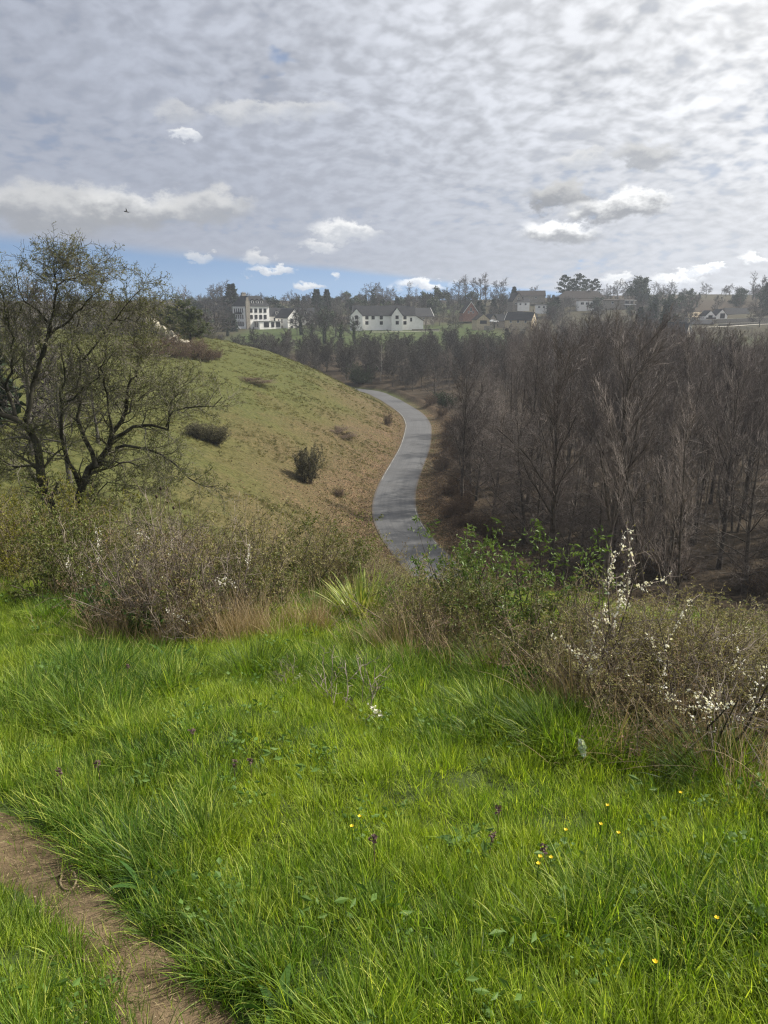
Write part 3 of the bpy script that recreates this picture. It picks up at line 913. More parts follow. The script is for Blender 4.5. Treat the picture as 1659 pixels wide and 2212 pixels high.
def clump_tree(kind, seed, H, blobs, n, sz, mt, r0=0.25):
    """evergreen with foliage spread through separate pads; blobs: (x,y,z,rx,rz) as fractions of H"""
    r = np.random.default_rng(seed)
    P0, R0 = trunk_line(r, H*0.96, r0, lean=0.01, wig=0.08, top=0.15)
    pts, limbs = [], []
    for (x, y, z, rx, rz) in blobs:
        c = np.array([x, y, z])*H
        d = r.normal(0, 1, (n, 3)); d /= np.linalg.norm(d, axis=1, keepdims=True)
        d *= (r.random((n, 1))**0.45)*(1+0.35*np.sin(d[:, :1]*5+d[:, 1:2]*4+x*30))
        pts.append(c+d*np.array([rx, rx, rz])*H)
        s0 = along(P0, np.array([[max(z-0.08, 0.05)]]))[0, 0]
        limbs.append(np.stack([s0, (s0+c)/2+[0, 0, -0.01*H], c]))
    limbs = np.array(limbs)
    tr = merge([tubes(P0, R0, 6), tubes(limbs, np.tile(np.array([0.011, 0.008, 0.004])*H, (len(limbs), 1)), 4)])
    cr = leaves(r, np.vstack(pts), sz, 0.75, None, 0.15)
    KIND[kind] = [('trunk', mesh_np('trunk', *tr, None, M['greybark'], smooth=True)), ('crown', mesh_np('crown', *cr, None, M[mt]))]


r_ = np.random.default_rng(55)
for i in range(2):       # layered pines / cedars
    bl = []
    for k in range(15):
        z = 0.38+0.58*k/14; w = 0.20*(1-((z-0.55)/0.55)**2 if z > 0.55 else 0.95)
        a = k*2.4+i; bl.append((math.cos(a)*w, math.sin(a)*w, z, 0.05+0.10*(1-z)+0.035, 0.020))
    bl.append((0, 0, 0.97, 0.06, 0.03))
    clump_tree('pine%d' % i, 310+i, 15, bl, 75, 0.75, 'conifer', 0.28)
for i in range(2):       # round dark evergreens
    bl = [(r_.normal(0, 0.13), r_.normal(0, 0.13), 0.30+0.55*r_.random(), 0.13+0.05*r_.random(), 0.12+0.04*r_.random()) for _ in range(13)]+[(0, 0, 0.86, 0.13, 0.13), (0.02, 0, 0.2, 0.2, 0.16)]
    clump_tree('ever%d' % i, 320+i, 10, bl, 130, 0.55, 'ivy' if i else 'conifer', 0.25)


def shrub(kind, seed, H, W, stems, tw='shrubtwig', leaf='shrubleaf', nl=6, ls=0.035, up=0.02, stem_mat=None, splay=0.45, l1=6, l2=6, blossom=0, rm=0.0022, lf_asp=0.55):
    r = np.random.default_rng(seed)
    n = stems
    a = r.random(n)*6.28; q = np.sqrt(r.random(n))*W*0.38
    base = np.stack([np.cos(a)*q, np.sin(a)*q, np.full(n, -0.15)], 1)
    d = np.stack([np.cos(a)*splay*(0.3+r.random(n)), np.sin(a)*splay*(0.3+r.random(n)), np.ones(n)], 1)+r.normal(0, 0.15, (n, 3))
    d /= np.linalg.norm(d, axis=1, keepdims=True)
    L = H*(0.6+0.65*r.random(n)); K = 6
    P = np.empty((n, K, 3)); P[:, 0] = base; p = base
    for i in range(1, K):
        d = d+[0, 0, up]+r.normal(0, 0.11, d.shape); d /= np.linalg.norm(d, axis=1, keepdims=True)
        p = p+d*(L/(K-1))[:, None]; P[:, i] = p
    R = (0.006+0.006*r.random(n))[:, None]*(H/1.1)*np.linspace(1, 0.35, K)[None, :]
    P1, R1 = sub(r, P, R, l1, 0.15, 1.0, (25, 70), 0.42, 4, up, 0.16, 0.55, 0.4, rm*1.3)
    P2, R2 = sub(r, P1, R1, l2, 0.1, 1.0, (25, 70), 0.42, 3, up, 0.16, 0.6, 0.35, rm)
    parts = [('stems', mesh_np('stems', *tubes(P, R, 5), None, M[stem_mat or tw], smooth=True)),
             ('twigs', mesh_np('twigs', *merge([tubes(P1, R1, 3), tubes(P2, R2, 3)]), None, M[tw]))]
    if nl:
        C = along(P2, r.random((len(P2), nl))).reshape(-1, 3)
        parts.append(('leaves', mesh_np('leaves', *leaves(r, C, ls, lf_asp), None, M[leaf])))
    if blossom:
        pick = r.random(len(P1)) < blossom
        ids = np.nonzero(pick)[0]
        C = along(P1[ids], r.random((len(ids), 26))).reshape(-1, 3)+r.normal(0, 0.012, (len(ids)*26, 3))
        vs = []
        for k in range(2):
            vs.append(leaves(r, C, 0.015, 0.9, None, 0.2))
        parts.append(('blossoms', mesh_np('blossoms', *merge(vs), None, M['petal'])))
    KIND[kind] = parts


for i in range(3):
    shrub('olive%d' % i, 400+i, 1.05, 1.1, 26, 'shrubtwig', 'olivebud', 4, 0.024, 0.01)
for i in range(2):
    shrub('pink%d' % i, 410+i, 1.0, 1.0, 26, 'pinktwig', 'olivebud', 2, 0.012, 0.02, blossom=0.04)
for i in range(2):
    shrub('yellow%d' % i, 420+i, 1.15, 1.3, 24, 'shrubtwig', 'yellowleaf', 7, 0.030, -0.02)
for i in range(2):
    shrub('green%d' % i, 430+i, 1.0, 1.2, 22, 'shrubtwig', 'shrubleaf', 8, 0.032, 0.0)
for i in range(2):
    shrub('brown%d' % i, 440+i, 0.9, 1.2, 24, 'shrubtwig', 'brownleaf', 4, 0.024, -0.03)
shrub('laurel0', 450, 1.1, 0.55, 15, 'darktwig', 'laurelleaf', 7, 0.062, 0.08, splay=0.25, l1=6, l2=4, lf_asp=0.36)
shrub('laurel1', 451, 1.15, 0.9, 18, 'darktwig', 'laurelleaf', 5, 0.060, 0.05, splay=0.6, l1=6, l2=4, lf_asp=0.34)
shrub('thornA', 460, 1.0, 0.25, 5, 'pinktwig', 'olivebud', 2, 0.012, 0.03, 'darktwig', splay=0.22, l1=11, l2=6, blossom=0.50)
shrub('thornB', 461, 1.0, 0.30, 6, 'pinktwig', 'olivebud', 2, 0.012, 0.02, 'darktwig', splay=0.75, l1=11, l2=6, blossom=0.30)
shrub('thornC', 462, 0.9, 0.35, 9, 'pinktwig', 'olivebud', 2, 0.010, 0.02, 'darktwig', splay=0.7, l1=8, l2=5, blossom=0.02)
shrub('sapling', 463, 0.55, 0.30, 7, 'pinktwig', 'olivebud', 1, 0.010, 0.02, 'pinktwig', splay=0.45, l1=5, l2=4, blossom=0.03)
shrub('scrubbush', 470, 2.0, 2.6, 40, 'maroon', 'brownleaf', 2, 0.07, 0.02, l1=7, l2=7, rm=0.012)
shrub('thicket', 471, 3.0, 3.4, 40, 'greytwig', 'haw_green', 3, 0.09, 0.02, l1=7, l2=7, rm=0.014)
shrub('juniper', 472, 2.4, 1.7, 42, 'darktwig', 'juniper', 10, 0.13, 0.14, splay=0.35, l1=6, l2=5, rm=0.010, lf_asp=0.3)
shrub('darkthicket', 473, 3.2, 4.0, 40, 'darktwig', 'ivy', 7, 0.16, 0.02, l1=7, l2=6, rm=0.014)

# ------------------------------------------------------------------ the beech wood right of the road
rf = np.random.default_rng(2024)


def wood():
    pts = []
    y = 26.0
    while y < 330:
        step = 4.2 if y < 80 else (5.8 if y < 140 else 9.0)
        x = -30.0
        while x < 0.56*y+9:
            px, py = x+rf.normal(0, step*0.3), y+rf.normal(0, step*0.3)
            pts.append((px, py, step)); x += step*1.15
        y += step*1.05
    P = np.array(pts)
    d = road_dist(P[:, 0], P[:, 1])
    ok = (d < -HALF-4.5) & ((P[:, 1] > 46) | (P[:, 0] > 11)) & (terrain(P[:, 0], P[:, 1]) < -11.5) & (np.abs(P[:, 0]) < 0.56*P[:, 1]+9)
    # leave the far meadow open
    ok &= ~((P[:, 1] > 285) & (P[:, 0] < 60))
    P = P[ok]; d = d[ok]
    order = np.argsort(np.hypot(P[:, 0], P[:, 1])); P = P[order]; d = d[order]
    n_b = n_p = 0
    WX = [700, 900, 1000, 1100, 1250, 1400, 1500, 1660, 1900]
    WY = [735, 725, 708, 692, 682, 688, 708, 722, 725]
    top_of = {k: max(float(np.percentile([v_.co.z for v_ in me.vertices], 99.7)) for _, me in KIND[k]) for k in KIND if k[:4] in ('beec', 'pole', 'edge')}
    for (x, y, st), dd in zip(P, d):
        edge = -dd < HALF+10
        u = rf.random()
        if y > 215 and x < 45:
            continue
        edge = edge or (-dd < 16 and y < 82)
        if edge and y > 52:
            s = 0.60+0.3*rf.random()
            if u < 0.85 and -dd > HALF+5.5:
                plant('edge%d' % rf.integers(2), 'beech_tree', 'bare brown beech with low sweeping boughs at the wood edge right of road', 'tree', x, y, rf.random()*6.28, s*1.05, 'beeches on the wood edge by the road')
            continue
        if n_b+n_p > 285:
            break
        vx = 384/V2+(x/y)*768/V2*1.0
        dd_ = ray(vx*V2, (np.interp(vx, WX, WY)+rf.uniform(-16, 34))*V2); hmax = CZ+dd_[2]/dd_[1]*y-tz(x, y)
        row = 'front rows' if y < 75 else ('middle rows' if y < 130 else 'back rows')
        q = x/y; side = 'by the road' if q < 0.14 else ('at its centre' if q < 0.32 else 'at its right end')
        if u < 0.45:
            n_b += 1
            plant('beech%d' % rf.integers(4), 'beech_tree', 'tall bare beech in the %s of the brown wood, %s' % (row, side), 'tree', x, y, rf.random()*6.28, min(hmax/22.0, 1.05), 'tall beeches in the wood')
        else:
            n_p += 1
            plant('pole%d' % rf.integers(3), 'beech_tree', 'slim many-stemmed beech in the %s of the brown wood, %s' % (row, side), 'tree', x, y, rf.random()*6.28, min(hmax/20.5*rf.uniform(0.88, 1.0), 1.05), 'slim beeches in the wood')
    print('wood', n_b, n_p)


wood()
# the dark boles that stand out
for vx, dep, s, k, lab in [(1350, 52, 1.0, 0, 'tall dark forked beech rising highest near the middle of the wood'),
                           (1225, 58, 0.98, 1, 'dark straight beech left of the tallest beech in the wood'),
                           (1510, 42, 0.95, 2, 'many-stemmed beech just behind the blossoming thorn at right'),
                           (1010, 82, 0.80, 3, 'grey leaning beech nearest the right road bend')]:
    s *= 0.9
    plant('pole0' if k == 2 else 'beech%d' % k, 'beech_tree', lab, 'tree', at(vx, dep), dep, k*1.3, (s*1.15, s*1.15, s))

# brown scrub behind the far bend and below the white buildings
rs = np.random.default_rng(77)


def scrub_wood():
    n = 0
    y = 206.0
    while y < 372:
        step = 5.6 if y < 260 else 8.0
        x = -75.0
        while x < 95:
            px, py = x+rs.normal(0, 2.0), y+rs.normal(0, 2.0)
            x += step*1.25
            d = float(road_dist(np.array([px]), np.array([py]))[0])
            if d > -HALF-3.5 or (py > 330 and px > 5 and px < 60):
                continue
            if px < -0.30*py or n > 285:
                continue
            s = (0.62+0.35*rs.random())*(1.0 if py < 300 else 0.9)
            if py > 330:
                s *= 0.55
            plant('scrub%d' % rs.integers(3), 'scrub_tree', 'small grey bare tree in the scrub beyond the road bend, %s' % ('close above the road' if py < 240 else ('halfway up to the farmhouse' if py < 300 else 'just below the field')), 'tree', px, py, rs.random()*6.28, s, 'scrub trees beyond the road bend')
            n += 1
        y += step
    print('scrub', n)


scrub_wood()
for vx, dep, s, lab in [(700, 330, 0.95, 'big ivy clad tree right of the gabled white hotel wing'),
                        (735, 322, 0.80, 'ivy clad tree in front of the long white farmhouse, left end'),
                        (672, 336, 0.70, 'ivy clad bare tree just before the hotel gable'),
                        (765, 335, 0.75, 'ivy clad tree before the left gable of the farmhouse')]:
    plant('oak2', 'ivy_clad_tree', lab, 'tree', at(vx, dep), dep, vx*0.7, s, 'ivy clad trees below the white buildings')
plant('slim0', 'bare_tree', 'lone forked bare tree in the green field right of farmhouse', 'tree', at(920, 352), 352, 0.4, 0.62)
plant('birch0', 'birch_tree', 'pale stemmed birch above the far road bend', 'tree', at(822, 226), 226, 0.3, 1.05)
plant('birch0', 'birch_tree', 'second pale birch further right above the road bend', 'tree', at(838, 236), 236, 2.3, 0.85)
plant('darkthicket', 'evergreen_thicket', 'dark evergreen thicket at the far end of the road bend', 'bush', at(780, 222), 222, 0.4, 1.5)
plant('darkthicket', 'evergreen_bush', 'dark evergreen bush low in the wood beside upper bend', 'bush', at(970, 172), 172, 1.4, 0.9)
plant('darkthicket', 'evergreen_bush', 'dark holly bush under the beeches beside the road middle', 'bush', at(1000, 118), 118, 2.4, 0.55)

rq = np.random.default_rng(5)
for i in range(26):
    j = rq.integers(30, 92); c_ = RC[j]; tn = RC[j+1]-RC[j]; tn = tn/np.linalg.norm(tn); nr_ = np.array([-tn[1], tn[0]])
    q_ = c_+nr_*rq.uniform(5.2, 8.0)
    if float(road_dist(np.array([q_[0]]), np.array([q_[1]]))[0]) > -HALF-2.0 or q_[1] < 62:
        continue
    plant('scrubbush', 'scrub_bush', 'brown leafless bush on the dark bank along the road right side', 'bush', q_[0], q_[1], rq.random()*6.28, rq.uniform(0.5, 1.0), 'bushes on the right road bank')

# ------------------------------------------------------------------ skyline and hillside trees across the valley
sky_list = [  # src x, src top y, kind, depth, what
    (535, 722, 'oak0', 470, 'bare'), (556, 716, 'oak1', 468, 'bare'), (580, 714, 'spruce0', 472, 'con'), (467, 741, 'slim0', 300, 'bare'),
    (662, 739, 'oak0', 520, 'bare'), (683, 742, 'ever0', 500, 'dark'), (722, 737, 'oak1', 520, 'bare'), (745, 734, 'oak0', 515, 'bare'), (775, 737, 'oak1', 520, 'bare'),
    (792, 726, 'spruce0', 500, 'con'), (818, 726, 'spruce1', 505, 'con'), (865, 735, 'oak0', 530, 'bare'), (905, 735, 'oak1', 540, 'bare'), (931, 713, 'oak2', 520, 'ivy'),
    (955, 722, 'oak1', 535, 'bare'), (976, 724, 'oak0', 545, 'bare'), (1002, 742, 'ever1', 520, 'dark'), (1023, 714, 'slim0', 530, 'bare'), (1040, 728, 'slim0', 540, 'bare'),
    (1057, 729, 'ever1', 525, 'dark'), (1090, 718, 'ever1', 520, 'dark'), (1120, 735, 'oak2', 530, 'ivy'), (1145, 700, 'oak0', 535, 'bare'), (1163, 702, 'slim0', 540, 'bare'), (1180, 728, 'ever0', 530, 'dark'),
    (1200, 698, 'oak1', 540, 'bare'), (1213, 693, 'slim0', 545, 'bare'), (1235, 725, 'oak0', 545, 'bare'), (1252, 705, 'oak1', 540, 'bare'), (1283, 719, 'spruce1', 530, 'con'),
    (1305, 728, 'oak0', 560, 'bare'), (1336, 719, 'oak1', 570, 'bare'), (1408, 691, 'pine0', 545, 'pine'), (1429, 699, 'pine1', 548, 'pine'), (1445, 688, 'pine0', 540, 'pine'),
    (1465, 700, 'pine1', 550, 'pine'), (1484, 700, 'pine0', 546, 'pine'), (1525, 715, 'oak0', 560, 'bare'), (1543, 704, 'oak1', 560, 'bare'), (1566, 704, 'oak0', 562, 'bare'),
    (1593, 691, 'ever0', 520, 'dark'), (1610, 712, 'ever1', 525, 'dark'), (1637, 710, 'oak1', 550, 'bare'), (1655, 715, 'slim0', 555, 'bare'), (1673, 706, 'oak0', 555, 'bare'), (1700, 730, 'ever0', 540, 'dark'), (1725, 722, 'ever1', 530, 'dark'),
    (1745, 735, 'spruce1', 545, 'con'), (1762, 710, 'oak0', 550, 'bare'), (1800, 735, 'slim0', 580, 'bare'), (1820, 738, 'slim0', 585, 'bare'), (1849, 720, 'ever0', 510, 'dark'), (1878, 689, 'slim0', 530, 'bare'), (1901, 697, 'oak1', 520, 'bare'), (1914, 709, 'spruce0', 480, 'con'), (1930, 700, 'ever0', 485, 'dark')]
HGT = {}
for kd, prts in KIND.items():
    HGT[kd] = max(float(np.max([vv.co.z for vv in me.vertices])) for pn, me in prts if pn != 'ivy') if kd[:3] in ('oak', 'sli', 'spr', 'pin', 'eve') else 1.0
words = {'bare': ('bare_tree', 'leafless tree on the skyline'), 'con': ('spruce_tree', 'dark pointed spruce on the skyline'), 'dark': ('evergreen_tree', 'rounded dark evergreen on the skyline'),
         'ivy': ('ivy_clad_tree', 'ivy clad leafless tree on the skyline'), 'pine': ('pine_tree', 'layered dark pine on the skyline')}
places = [(600, 'beside the hotel, left of its roof'), (760, 'above the hotel wing'), (900, 'above the long white farmhouse'), (1080, 'right of the farmhouse roof'), (1270, 'above the white barge-board gable'),
          (1390, 'above the dark barn roof, left end'), (1500, 'above the big dark roof'), (1620, 'above the flat-roofed balcony house'), (1750, 'left of the small sloping meadow'), (1840, 'along the top of the sloping meadow'), (2000, 'at the far right edge')]
seen = {}
for (sx, sy, kd, dep, wh) in sky_list:
    x = at(sx*0.4/V2, dep); g0 = tz(x, dep)
    d = ray(sx*0.4, sy*0.4); top = CZ+d[2]/d[1]*dep
    nm, w0 = words[wh]
    pl = [p for q, p in places if sx < q][0]
    key = (nm, pl); seen[key] = seen.get(key, 0)+1
    h = max(top-g0, 4.0)
    w = {'bare': 1.0, 'pine': 1.0}.get(wh, 1.0)
    lab = w0+' '+pl
    if seen[key] > 1:
        lab = w0+' '+pl+', '+['', '', 'second from left', 'third from left', 'fourth from left', 'fifth from left', 'sixth from left', 'seventh from left'][seen[key]]
    h *= {'bare': 1.22, 'ivy': 1.15}.get(wh, 1.08); w = {'bare': 1.3, 'ivy': 1.35, 'dark': 1.25, 'con': 1.2}.get(wh, 1.0)
    plant(kd, nm, lab, 'tree', x, dep, sx*0.37, (h/HGT[kd]*w, h/HGT[kd]*w, h/HGT[kd]), 'skyline trees across the valley', z=g0)

# ------------------------------------------------------------------ buildings
def xf(o, rz, k=1.0):
    c, s = math.cos(rz), math.sin(rz)

    def f(V):
        V = np.asarray(V, float).reshape(-1, 3)*k
        return np.stack([o[0]+V[:, 0]*c-V[:, 1]*s, o[1]+V[:, 0]*s+V[:, 1]*c, o[2]+V[:, 2]], 1)
    return f


def emit(mb, name, mt, parent, f):
    V = f(np.concatenate(mb.V))
    return link(name, mesh_np(name, V, mb.Q, mb.T, mt), parent)


def window(parent, f, w, d, face, u, z, ww, wh, bars=1, fm='frame'):
    """window built proud of its wall; u runs left to right as seen from outside"""
    def g(V):
        V = np.asarray(V, float).reshape(-1, 3)      # x along wall, y outward, z up
        if face == 'F':
            W = np.stack([V[:, 0], -d/2-V[:, 1], V[:, 2]], 1)
        elif face == 'L':
            W = np.stack([-w/2-V[:, 1], -V[:, 0], V[:, 2]], 1)
        elif face == 'R':
            W = np.stack([w/2+V[:, 1], V[:, 0], V[:, 2]], 1)
        else:
            W = np.stack([-V[:, 0], d/2+V[:, 1], V[:, 2]], 1)
        return f(W)
    mb = MB(); t = 0.10
    x0, x1, z0, z1 = u-ww/2, u+ww/2, z-wh/2, z+wh/2
    mb.box((x0-t, 0.0, z0-t), (x0, 0.09, z1+t)); mb.box((x1, 0.0, z0-t), (x1+t, 0.09, z1+t))
    mb.box((x0, 0.0, z1), (x1, 0.09, z1+t)); mb.box((x0, 0.0, z0-t*1.5), (x1, 0.14, z0))
    for i in range(bars):
        xb = x0+ww*(i+1)/(bars+1); mb.box((xb-0.035, 0.0, z0), (xb+0.035, 0.08, z1))
    o = emit(mb, 'window', M[fm], parent, g)
    mb = MB(); mb.box((x0, 0.0, z0), (x1, 0.045, z1)); emit(mb, 'pane', M['glass'], o, g)
    return o


def block(parent, o, rz, w, d, he, hr, wall='white', roof='slate', axis='x', wins=(), chim=(), over=0.35, hip=None, dorm=(), fnd=3.0, fm='frame', barge=None, chm='stone', k=1.0):
    f = xf(o, rz, k); mb = MB()
    x, y = w/2, d/2
    if hip:
        mb.box((-x, -y, -fnd), (x, y, he))
    elif axis == 'x':
        mb.box((-x, -y, -fnd), (x, y, he))
        for s in (-1, 1):
            mb.add([(s*x, -y, he), (s*x, y, he), (s*x, 0, hr), (s*(x-0.3), -y, he), (s*(x-0.3), y, he), (s*(x-0.3), 0, hr)], [(0, 2, 5, 3), (1, 4, 5, 2)], [(0, 1, 2) if s > 0 else (0, 2, 1), (3, 5, 4)])
    else:
        mb.box((-x, -y, -fnd), (x, y, he))
        for s in (-1, 1):
            mb.add([(-x, s*y, he), (x, s*y, he), (0, s*y, hr), (-x, s*(y-0.3), he), (x, s*(y-0.3), he), (0, s*(y-0.3), hr)], [(0, 3, 5, 2), (1, 2, 5, 4)], [(0, 1, 2) if s < 0 else (0, 2, 1), (3, 5, 4)])
    emit(mb, 'wall', M[wall], parent, f)
    mb = MB(); t = 0.22; e = 0.05
    if hip:
        i = hip; q = over
        mb.hexa([(-x-q, -y-q, he+0.01), (x+q, -y-q, he+0.01), (x+q, y+q, he+0.01), (-x-q, y+q, he+0.01), (-x+i, -y+i, hr), (x-i, -y+i, hr), (x-i, y-i, hr), (-x+i, y-i, hr)])
    else:
        run = y if axis == 'x' else x
        sl = (hr-he)/run; ze = he-over*sl
        ext = (x if axis == 'x' else y)+over*0.7
        for s in (-1, 1):
            A = [(-ext, s*(run+over), ze+e), (ext, s*(run+over), ze+e), (ext, 0, hr+e), (-ext, 0, hr+e)]
            Bq = [(a, b, c+t) for a, b, c in A]
            V = A+Bq
            if axis == 'y':
                V = [(-b, a, c) for a, b, c in V]
            mb.hexa(V)
    ro = emit(mb, 'roof', M[roof], parent, f)
    for (cx, cy, cw, top) in chim:
        m2 = MB(); m2.box((cx-cw/2, cy-cw*0.4, hr-3.0 if top < 30 else hr), (cx+cw/2, cy+cw*0.4, hr+top)); m2.box((cx-cw/2-0.1, cy-cw*0.4-0.1, hr+top), (cx+cw/2+0.1, cy+cw*0.4+0.1, hr+top+0.2))
        for k in (-0.22, 0.22):
            m2.box((cx+k*cw-0.13, cy-0.13, hr+top+0.2), (cx+k*cw+0.13, cy+0.13, hr+top+0.65))
        emit(m2, 'chimney', M[chm], ro, f)
    for (du, dz) in dorm:           # small gabled dormers on the front slope (ridge along x) or hip front
        dw, dh, dd = 1.5, 1.5, 2.6
        run = y if not hip else hip
        sl = (hr-he)/run; yb = -y+(dz-he)/sl
        m2 = MB(); m2.box((du-dw/2, yb-0.25, dz-0.3), (du+dw/2, yb+dd, dz+dh))
        dm = emit(m2, 'dormer', M['white'], ro, f)
        m2 = MB()
        for s in (-1, 1):
            A = [(du, yb-0.5, dz+dh+0.75), (du, yb+dd+0.6, dz+dh+0.75), (du+s*(dw/2+0.25), yb+dd+0.6, dz+dh-0.1), (du+s*(dw/2+0.25), yb-0.5, dz+dh-0.1)]
            m2.hexa(A+[(a, b, c+0.16) for a, b, c in A])
        m2.add([(du-dw/2, yb-0.26, dz+dh), (du+dw/2, yb-0.26, dz+dh), (du, yb-0.26, dz+dh+0.72)], [], [(0, 1, 2)])
        emit(m2, 'dormer_roof', M[roof], ro, f)
        m2 = MB(); m2.box((du-0.5, yb-0.30, dz+0.25), (du+0.5, yb-0.252, dz+dh-0.2)); emit(m2, 'dormer_window', M['glass'], ro, f)
    if barge:
        m2 = MB(); run = y if axis == 'x' else x; sl = (hr-he)/run
        for s in (-1, 1):
            A = [(0, -0.08, hr+0.32), (s*(run+over), -0.08, he-over*sl+0.32), (s*(run+over), 0.08, he-over*sl+0.32), (0, 0.08, hr+0.32)]
            V = [(a, b, c-0.45) for a, b, c in A]+A
            if axis == 'y':
                V = [(a, b-y-over*0.7-0.1, c) for a, b, c in V]
            else:
                V = [((b+x+over*0.7+0.1)*barge, a, c) for a, b, c in V]
            m2.hexa(V)
        emit(m2, 'barge_board', M['frame'], parent, f)
    for wn in wins:
        window(parent, f, w, d, *wn, fm=fm)
    return f


def bpos(sx, dep, dz=0.0):
    x = at(sx*0.4/V2, dep); return (x, dep, tz(x, dep)+dz)


# the white hotel on the left
hx, hy, hz = bpos(627, 432)
hz = CZ+ray(0, 326)[2]/ray(0, 326)[1]*432
T = thing('hotel_building', 'large white hotel with dark mansard roof, arcaded side and gabled wings', 'building', (0, 0, 0))
PH = math.radians(36)
W1 = [('F', u, z, 1.5, 1.9, 1) for z in (4.9, 8.2) for u in (-3.6, -0.8, 2.0, 4.7)]
W1 += [('L', u, z, 1.0, 1.9, 0) for z in (4.9, 8.2) for u in (-5.2, -2.7, -0.2, 2.3, 4.8)]
block(T, (hx, hy, hz), PH, 14.4, 15.0, 10.4, 15.8, 'white', 'slate', hip=3.4, wins=W1, chim=[(-1.6, 5, 2.2, 1.6)], over=0.5, dorm=[(-2.2, 11.8), (0.6, 11.8), (3.2, 11.8)], fm='woodtrim')
f = xf((hx, hy, hz), PH)
mb = MB(); mb.box((-7.0, -8.6, -3), (-4.8, -7.52, 13.2)); mb.box((-6.5, -8.3, 13.2), (-5.3, -7.6, 14.9)); emit(mb, 'stone_chimney', M['stone'], T, f)
mb = MB(); mb.box((-7.7, -4.5, 6.3), (-7.21, 4.5, 6.45)); mb.box((-7.75, -4.5, 6.45), (-7.68, 4.5, 7.3)); emit(mb, 'balcony', M['woodtrim'], T, f)
for k in range(5):        # arches of the arcade
    u = 5.4-2.5*k
    P = [(u-0.85, 0.0), (u+0.85, 0.0), (u+0.85, 1.7)]+[(u+0.85*math.cos(a), 1.7+0.85*math.sin(a)) for a in np.linspace(0.3, math.pi-0.3, 7)]+[(u-0.85, 1.7)]
    n = len(P); V = [(-7.2, p[0], p[1]) for p in P]+[(-7.25, p[0], p[1]) for p in P]
    me = bpy.data.meshes.new('arch'); me.from_pydata([tuple(q) for q in f(V)], [], [tuple(range(n))[::-1], tuple(range(n, 2*n))]+[(i, (i+1) % n, n+(i+1) % n, n+i) for i in range(n)])
    me.materials.append(M['glass']); link('arch', me, T)
# glazed terrace annex with flat roof
ax, ay, az_ = f([(4.6, -10.2, 0)])[0]
block(T, (ax, ay, az_-3.4), PH, 13.0, 6.3, 6.1, 6.15, 'white', 'slate', hip=0.4, over=0.35, wins=[('F', u, 4.3, ww, 2.4, b) for u, ww, b in ((-2.4, 2.8, 1), (1.4, 1.6, 1), (4.6, 2.4, 1))]+[('L', u, 4.3, 1.3, 2.3, 0) for u in (-1.6, 0.6)], fm='woodtrim')
# gabled wing
gx, gy, gz_ = f([(18.4, -8.5, 0)])[0]
block(T, (gx, gy, gz_-3.6), math.radians(38), 9.0, 13.0, 8.0, 12.6, 'white', 'slate', axis='y', over=0.4, fm='woodtrim',
      wins=[('F', -2.0, 6.4, 1.3, 2.2, 1), ('F', -2.0, 2.4, 1.3, 2.4, 1), ('F', 2.2, 2.4, 1.3, 2.4, 1), ('F', 0.2, 9.9, 0.8, 1.2, 0), ('L', -3.0, 2.6, 1.4, 2.2, 1), ('L', 0.5, 2.6, 1.4, 2.2, 1), ('L', -3, 6.2, 1.2, 1.8, 1), ('L', 0.5, 6.2, 1.2, 1.8, 1)])
# long rear range
lx, ly, lz = f([(22.5, 6.0, 0)])[0]
block(T, (lx, ly, lz-1.0), math.radians(8), 36.0, 10.0, 6.2, 10.4, 'white', 'slate', axis='x', over=0.4, fm='woodtrim',
      wins=[('F', u, 4.4, 1.5, 1.7, 1) for u in (-4, 0.5, 5, 9.5, 14)]+[('F', u, 1.4, 1.5, 1.9, 1) for u in (0.5, 5, 9.5, 14)], dorm=[(u, 7.1) for u in (-9, -3, 4, 8.5, 13)])

# the long white farmhouse
fx, fy, _ = bpos(958, 408); fz = CZ+ray(0, 325.5)[2]/ray(0, 325.5)[1]*408
T = thing('farmhouse', 'long white farmhouse with steep slate roof and two front gables', 'building', (0, 0, 0))
RF = math.radians(8)
f = xf((fx, fy, fz), RF)
block(T, (fx, fy, fz), RF, 32.0, 9.0, 5.0, 9.7, 'white', 'slate', axis='x', over=0.3, fm='woodtrim', chim=[(14.6, 0, 0.9, 1.8)],
      wins=[('F', u, z, 1.4, 1.5, 1) for u, z in ((10.6, 4.0), (10.6, 1.4), (-5.8, 4.0), (-1.6, 4.0), (-9.0, 4.0), (-9.0, 1.4), (-1.6, 1.4))]+[('F', 13.8, 3.0, 0.8, 1.6, 0)])
for u, w_, hh in ((6.0, 5.6, 8.8), (-14.6, 6.0, 8.2)):
    p = f([(u, -5.4, 0)])[0]
    block(T, p, RF, w_, 4.6, 5.0, hh, 'white', 'slate', axis='y', over=0.25, fm='woodtrim', wins=[('F', 0, 4.2, 1.4, 1.5, 1), ('F', 0.1, 1.5, 1.4, 1.5, 1)])
mb = MB(); mb.hexa([(16.02, -4.2, -3), (20.2, -4.2, -3), (20.2, 4.2, -3), (16.02, 4.2, -3), (16.02, -4.2, 4.9), (20.2, -4.2, 2.3), (20.2, 4.2, 2.3), (16.02, 4.2, 4.9)]); emit(mb, 'lean_to', M['white'], T, f)
mb = MB(); mb.hexa([(16.03, -4.5, 4.96), (20.5, -4.5, 2.2), (20.5, 4.5, 2.2), (16.03, 4.5, 4.96), (16.03, -4.5, 5.15), (20.5, -4.5, 2.4), (20.5, 4.5, 2.4), (16.03, 4.5, 5.15)]); emit(mb, 'lean_to_roof', M['slate'], T, f)

